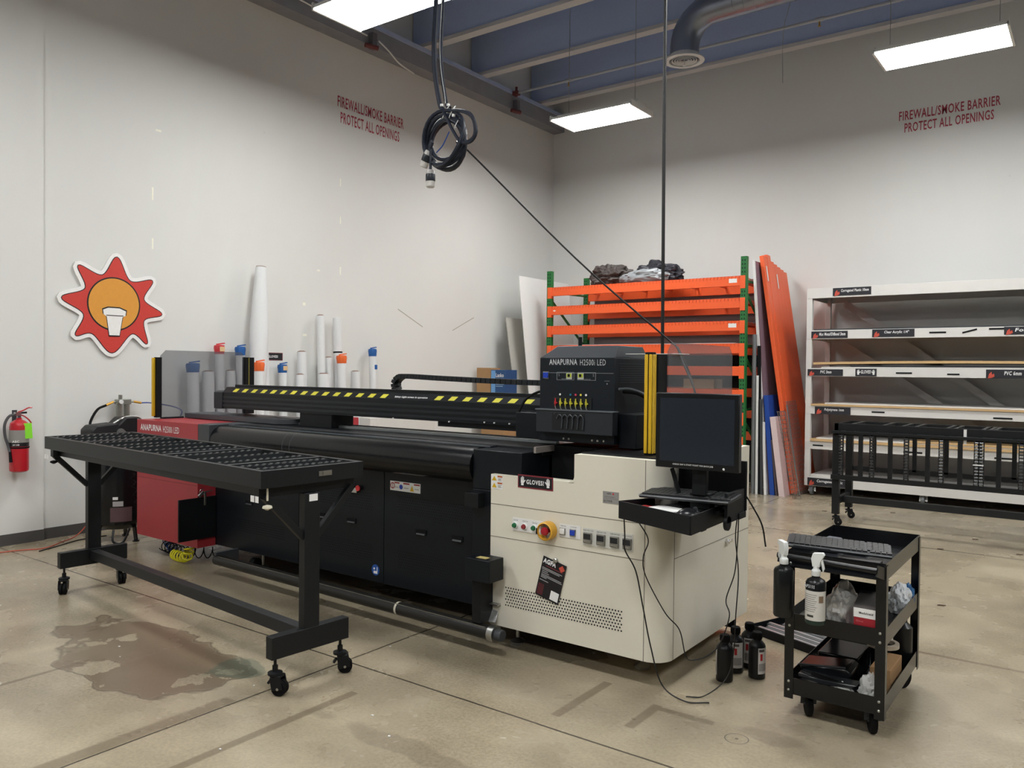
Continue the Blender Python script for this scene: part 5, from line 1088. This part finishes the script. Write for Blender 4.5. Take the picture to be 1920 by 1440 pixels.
cable('air_hose', [(rx, ry-.15, 1.22), (rx+.03, ry-.25, 1.18), (rx+.10, ry-.35, 1.06), (rx+.2, ry-.36, .99)], .012, rubber, 'thick black air hose curving from the wall regulator to the compressor', 'hose')
cable('air_hose', [(rx, ry+.20, 1.235), (rx+.06, ry+.26, 1.235), (rx+.5, ry+.22, 1.22), (rx+.95, ry+.06, 1.20), (-6.62, 4.0, 1.15)], .006, mat('hose_blue', '27509c', .4), 'thin blue air hose running from the wall regulator to the red cabinet', 'hose')
cable('extension_cord', [(WX+.08, .8, .008), (WX+.2, 2.2, .008), (WX+.32, 2.95, .008), (WX+.42, 3.18, .008), (WX+.28, 3.4, .008), (WX+.12, 3.62, .02), (WX+.06, 3.78, .15), (WX+.05, 3.85, .3)], .005, mat('cord_orange', 'b5503a', .5), 'orange extension cord lying along the foot of the left wall', 'cord')
cable('power_lead', [(WX+.50, 3.12, .006), (WX+.42, 3.3, .006), (WX+.30, 3.55, .006), (WX+.30, 3.8, .006)], .005, lead, 'black lead lying on the floor beside the orange cord', 'lead')
# ================================================================ MATERIAL ROLLS against the left wall
rollw = mat('roll_white', 'dddfdf', .45, var=.02); core = mat('cardboard_core', '8a6a58', .8)
bl_t = mat('blue_tape', '1f5a9c', .5); or_t = mat('orange_tape', 'e0662e', .5); rd_t = mat('red_tape', 'c5333a', .5)
RL = [  # y, height, radius, lean, tape
 (4.78, 1.60, .062, 'b', 'white roll with a blue taped top, leftmost, seen through the left guard'),
 (4.955, 1.55, .066, None, 'plain white roll second from the left, seen through the left guard'),
 (5.10, 1.80, .050, 'r', 'white roll with a red and cream taped top'),
 (5.235, 1.56, .055, None, 'short greyish roll just left of the tallest roll'),
 (5.36, 1.79, .052, 'b', 'white roll with a blue taped top left of the tallest roll'),
 (5.33, 1.62, .052, 'o', 'white roll with an orange taped top in front of the tallest roll'),
 (5.93, 1.60, .050, 'B', 'white roll with a blue taped top and small orange label'),
 (6.07, 1.52, .055, None, 'short white roll with a brown core, right of the orange labelled one'),
 (6.20, 1.79, .060, None, 'medium white roll standing behind the short brown cored one'),
 (6.40, 1.53, .075, None, 'short pale roll in front of the two tall slim rolls'),
 (6.50, 2.24, .052, None, 'tall slim white roll, left one of the pair'),
 (6.62, 1.73, .05, None, 'slim white roll hidden between the two tall ones'),
 (6.76, 2.22, .058, 'k', 'tall slim white roll with a black tie, right one of the pair'),
 (6.70, 1.72, .058, 'o', 'white roll with an orange taped top before the tall pair'),
 (7.05, 1.56, .062, None, 'short white roll standing alone right of the tall pair'),
 (7.36, 1.82, .050, 'bb', 'rightmost white roll with a blue taped top and blue patch')]
for i, (y, h, r, tp, lab) in enumerate(RL):
    lean = .10 if h > 2 else .07
    xb_ = WX+.10+r+(.38 if i == 5 else .14 if i in (7, 9, 13) else 0); a = Vector((xb_+lean*.5, y, 0)); b_ = Vector((xb_-lean*.5, y+.01, h))
    t = thing('material_roll', lab, 'roll', tuple(a), group='rolls of print film standing by the left wall')
    d_ = (b_-a).normalized(); o = obj('roll_body', MB().cyl(a, b_, r, 24, r*.93), rollw, t)
    obj('core', MB().cyl(b_, b_+d_*.006, r*.8, 18).cyl(b_+d_*.002, b_+d_*.012, r*.55, 16), core if tp is None else white, t)
    if tp:
        tm_ = {'b': bl_t, 'r': rd_t, 'o': or_t, 'B': bl_t, 'k': blackm, 'bb': bl_t}[tp]
        if tp == 'k': obj('tie', MB().lathe([(r*.96, -.01), (r*1.0, 0), (r*.96, .01)], a+d_*(h-.42), 20, tuple(d_)), tm_, t)
        else:
            tb_ = MB().lathe([(r*1.0, -.05), (r*1.05, -.02), (r*1.15, .02), (r*1.05, .045), (r*.5, .05)], b_-d_*.01, 10, tuple(d_)); tb_.bar(b_+Vector((0, -r*.6, .045)), b_+Vector((0, r*1.2, .06)), .03, .012)
            T_ = obj('tape_wrap', tb_, tm_, t)
            if tp in ('B', 'r'): obj('sticker', MB().box(b_.x+r*1.1, b_.x+r*1.16, b_.y-r*.6, b_.y+r*.6, b_.z-.03, b_.z+.02), mat('sticker_cream', 'd9b98a', .5), T_)
            if tp == 'bb': p_ = a+d_*(h-.2); obj('tape_patch', MB().box(p_.x+r*.5, p_.x+r*.97, p_.y-.01, p_.y+r*.7, h-.23, h-.17), bl_t, T_)
t = thing('material_roll', 'tallest white roll, a loose wide sheet unwinding at its side', 'roll', (WX+.22, 5.6, 0), group='rolls of print film standing by the left wall')
a, b_ = Vector((WX+.30, 5.42, 0)), Vector((WX+.14, 5.62, 2.73)); d_ = (b_-a).normalized()
obj('roll_body', MB().tube([a, a+d_*1.2, a+d_*1.6, a+d_*2.1, b_], [.055, .07, .10, .10, .058], 20), rollw, t); obj('core', MB().cyl(b_, b_+d_*.008, .055, 16), core, t)
obj('loose_sheet', MB().tube([(WX+.14, 5.68, 0), (WX+.14, 5.68, 1.3), (WX+.14, 5.66, 1.9)], [.06, .058, .05], 20), rollw, t)
for k, (x, y, s_, m_, nm, lab) in enumerate(((-7.05, 5.5, (.22, .4, .95), whitep, 'white_carton', 'white carton behind the printer bed, seen under the gantry'), (-7.2, 6.45, (.2, .25, 1.02), mat('box_red', 'a8353c', .5), 'red_carton', 'small red box seen under the gantry beam'), (-7.45, 7.6, (.2, 1.2, .98), wb, 'sheet_bundle', 'bundle of white sheets seen under the gantry beam'))):
    tg(nm, MB().box(x-s_[0]/2, x+s_[0]/2, y-s_[1]/2, y+s_[1]/2, 0, s_[2]), m_, lab, 'carton', bev=.004)
# ================================================================ CEILING THINGS
duct_m = mat('galvanised_duct', '8d93a0', .35, .85, var=.15, scale=5)
t = thing('ventilation_duct', 'round silver ventilation duct bending down from the ceiling to a ring outlet', 'duct', (-4.08, 8.92, 5.3))
pth = [Vector((-4.08, 8.92, 5.33)), Vector((-4.08, 8.92, 5.45))]
for i in range(1, 9): q = PI/2*i/8; pth.append(Vector((-4.08+.38*(1-math.cos(q)), 8.92, 5.45+.38*math.sin(q))))
pth += [Vector((-3.4, 8.92, 5.84)), Vector((1.5, 8.92, 5.90))]
obj('duct_pipe', MB().tube(pth, .17, 28), duct_m, t)
for i in range(14): x = -3.45+.12*i; obj('spiral_seam', MB().lathe([(.171, -.006), (.177, 0), (.171, .006)], (x, 8.92, 5.845+.012*i*.12), 28, (1,0,0)), duct_m, t)
obj('outlet_ring', MB().lathe([(.17, .06), (.175, .02), (.235, .0), (.235, -.012), (.18, -.015), (.17, .02)], (-4.08, 8.92, 5.30), 36, cap=False), mat('outlet_white', 'c9cbcc', .5), t)
rg = MB()
for r in (.045, .075, .105, .135): rg.lathe([(r, 0), (r+.014, -.012), (r+.016, -.010), (r+.004, .006), (r, 0)], (-4.08, 8.92, 5.30), 28, cap=False)
rg.cyl((-4.08, 8.92, 5.24), (-4.08, 8.92, 5.31), .004, 6).lathe([(.001, 0), (.02, 0), (.001, .015)], (-4.08, 8.92, 5.235), 10)
obj('louvre_ring', rg, mat('outlet_white', 'c9cbcc', .5), t); obj('damper', MB().cyl((-4.08, 8.92, 5.335), (-4.08, 8.92, 5.34), .165, 28), mat('damper_dark', '3b4250', .6), t)
t = thing('sprinkler_pipe', 'thin grey sprinkler pipe running across under the ceiling joists', 'pipe', (-3, 10.24, 5.95))
obj('pipe', MB().cyl((WX+.3, 10.24, 5.955), (5.5, 10.24, 5.955), .020, 12), mat('pipe_paint', 'a9adb5', .5), t)
for x in (-6.55, -4.6, -2.9, -.8): obj('sprinkler_head', MB().cyl((x, 10.24, 5.93), (x, 10.24, 5.88), .010, 8).lathe([(.001, 0), (.02, 0), (.02, .004)], (x, 10.24, 5.87), 10), brass, t); obj('coupling', MB().cyl((x-.05, 10.24, 5.955), (x+.05, 10.24, 5.955), .028, 12), mat('pipe_paint', 'a9adb5', .5), t)
obj('red_hanger', MB().cyl((WX+.3, 10.24, 5.90), (WX+.3, 10.24, 6.05), .02, 10).box(WX+.25, WX+.35, 10.2, 10.28, 5.92, 5.98), mat('fitting_red', '6e3a3a', .6), t)
def anchor(y, z, lab):
    t = thing('pipe_anchor', lab, 'bracket', (WX+.3, y, z)); obj('bracket', MB().box(WX+.22, WX+.30, y-.04, y+.04, z-.06, z+.14), mat('bracket_grey', '6c6a70', .6), t, .004); obj('pipe_stub', MB().cyl((WX+.25, y-.12, z-.04), (WX+.30, y+.05, z-.04), .03, 12), mat('fitting_red', '6e3a3a', .6), t)
anchor(7.2, 5.72, 'dark red pipe anchor on the left wall beam, nearer to the top lamp'); anchor(10.3, 5.72, 'dark red pipe anchor on the left wall beam, near the corner')
cable('white_conduit', [(WX+.26, 4.6, 5.97), (WX+.26, 6.0, 5.86), (WX+.26, 7.1, 5.80)], .010, white, 'straight white conduit along the left wall beam', 'conduit')
cable('white_conduit', [(WX+.26, 7.3, 5.80), (WX+.24, 7.5, 5.74), (WX+.24, 7.7, 5.64), (WX+.22, 8.0, 5.60)], .010, white, 'bent white conduit dropping along the left wall beam', 'conduit')
cable('white_conduit', [(-3.0, 9.5, 6.0), (-3.1, 9.5, 5.6), (-3.1, 9.5, 5.0)], .004, steel, 'thin wire dropping beside the duct', 'wire')
# ================================================================ HANGING CABLES
hb = mat('cable_black', '1c2230', .4)
t = thing('hanging_cable_coil', 'thick black power cables hanging from the ceiling in a tied coil with two plugs', 'cable', (-3.55, 4.1, 3.2))
cy_ = 4.10
def P3(px, py, dy=0):  # point on the plane y = 4.10 from offsets measured around the coil centre (metres)
    return Vector((-3.58+px, cy_+dy-.06*px, 3.155+py))
drop1 = [(-3.72, 4.2, CZ), (-3.73, 4.15, 4.4), (-3.71, 4.1, 3.75), (-3.66, 4.1, 3.42), (-3.61, 4.1, 3.33)]
obj('drop_cable', MB().tube(spline(drop1, 10), .017, 10), hb, t)
obj('drop_cable', MB().tube(spline([(x+.035, y+.03, z) for x, y, z in drop1[:-1]]+[(-3.58, 4.12, 3.36)], 10), .013, 10), hb, t)
obj('support_wire', MB().tube(spline([(x+.07, y-.02, z) for x, y, z in drop1[:-1]]+[(-3.59, 4.08, 3.38)], 10), .003, 6), steel, t)
rnd = random.Random(4)
for k in range(6):
    r = .165-.012*(k % 4); cxk = -.01+rnd.uniform(-.015, .015); czk = .0-.018*(k % 3)
    loop = [P3(cxk+1.12*(r+.01*math.sin(2*q+k))*math.cos(q), czk+(r*1.08)*math.sin(q), .016*math.sin(q*2+k)+(k-2.5)*.012) for q in [i/28*2*PI for i in range(28)]]
    obj('cable_loop', MB().tube(loop, .0135, 8, True), hb, t)
for k in range(2):
    loop = [P3(.02, .17, -.02), P3(.13, .15, -.03), P3(.24, .09+.01*k, -.03), P3(.285-.01*k, -.01, -.03), P3(.24, -.07+.01*k, -.03), P3(.15, -.06, -.03), P3(.08, .03, -.04), P3(.02, .13, -.04), P3(-.02, .18, -.03)]
    obj('cable_loop', MB().tube(spline(loop, 8), .011, 8), hb, t)
obj('blue_wire', MB().tube(spline([P3(-.06, -.10, -.05), P3(0, -.06, -.05), P3(.06, .02, -.05)], 6), .004, 6), mat('hose_blue', '27509c', .4), t)
for px, py in ((-.01, .17), (.05, .16), (.10, .08)):
    o_ = P3(px, py, -.01); n_ = 14
    obj('zip_tie', MB().tube([o_+Vector((.012*math.cos(q), .05*math.sin(q)*.6, .045*math.sin(q+.6))) for q in [i/n_*2*PI for i in range(n_)]], .003, 6, True).box(o_.x-.008, o_.x+.008, o_.y-.05, o_.y-.035, o_.z+.03, o_.z+.045), white, t)
def plug(a, b_, L_):
    a, b_ = Vector(a), Vector(b_); d_ = (b_-a).normalized()
    obj('plug_lead', MB().cyl(a-d_*L_, a, .010, 10), hb, t)
    P_ = obj('plug', MB().lathe([(.024, 0), (.028, .008), (.030, .030)], a, 20, tuple(d_)), mat('plug_pale', 'b9b7b4', .4), t)
    obj('plug_collar', MB().lathe([(.0315, .028), (.033, .032), (.033, .072), (.0315, .076)], a, 20, tuple(d_)), mat('plug_dark', '20262e', .4), P_)
    obj('plug_face', MB().lathe([(.029, .075), (.029, .112), (.024, .118)], a, 20, tuple(d_)), mat('plug_pale2', 'cfccc8', .35), P_)
plug((-3.715, 4.08, 2.955), (-3.715, 4.08, 2.84), .14); plug((-3.735, 4.09, 3.09), (-3.79, 4.09, 2.99), .06)
cable('network_cable', [(-3.52, 4.12, 3.12), (-3.515, 4.25, 3.085), (-2.868, 4.6, 2.352), (-2.36, 4.9, 1.836), (-2.271, 4.9, 1.764), (-2.2, 4.85, 1.66), (-2.05, 4.72, 1.45), (-2.0, 4.65, 1.2)], .006, lead, 'thin black cable stretched from the coil down to the back of the printer', 'cable')
cable('network_cable', [(-2.271, 4.92, 1.764), (-2.18, 4.9, 1.60), (-2.10, 4.85, 1.40), (-2.05, 4.8, 1.15)], .006, lead, 'second thin black cable dropping behind the smoked right guard', 'cable')
cable('power_drop', [(-2.405, 4.98, CZ), (-2.41, 4.96, 4.1), (-2.40, 4.95, 2.6), (-2.39, 4.95, 1.15)], .012, lead, 'straight thick black cable dropping from the ceiling behind the print carriage', 'cable')
tg('cable_support', MB().cyl((-2.39, 4.95, 0), (-2.39, 4.95, 1.15), .02, 10), blackm, 'black pole behind the printer under the straight hanging cable', 'pole')
# little litter on the floor
rnd = random.Random(9)
for x, y, lb_ in ((-1.95, 10.0, 'under the rear rail of the black table'), (-1.2, 8.2, 'before the front of the black table, leftmost'), (-1.0, 8.9, 'under the black table'), (-.6, 8.4, 'before the black table near the right edge'), (-2.6, 9.6, 'left of the black table, near the white shelving'), (-1.6, 6.4, 'halfway between the cart and the black table'), (-.9, 6.2, 'right behind the utility cart')):
    tg('leaf_scrap', MB().prism([(x, y), (x+.04, y+.01), (x+.05, y+.03), (x+.01, y+.025)], 'z', .001, .006), mat('scrap_brown', '4a3a2c', .8), 'small dark scrap on the floor '+lb_, 'scrap', 'dark scraps on the floor')
for k in range(9):
    x, y = rnd.uniform(-4.8, -1.8), rnd.uniform(1.9, 3.4); r = rnd.uniform(.006, .012)
    tg('paper_crumb', MB().prism([(x, y), (x+r, y+.002), (x+r*.8, y+r), (x-.002, y+r*.7)], 'z', .001, .004), whitep, 'tiny white paper crumb on the floor near the printer', 'crumb', 'white crumbs on the floor')
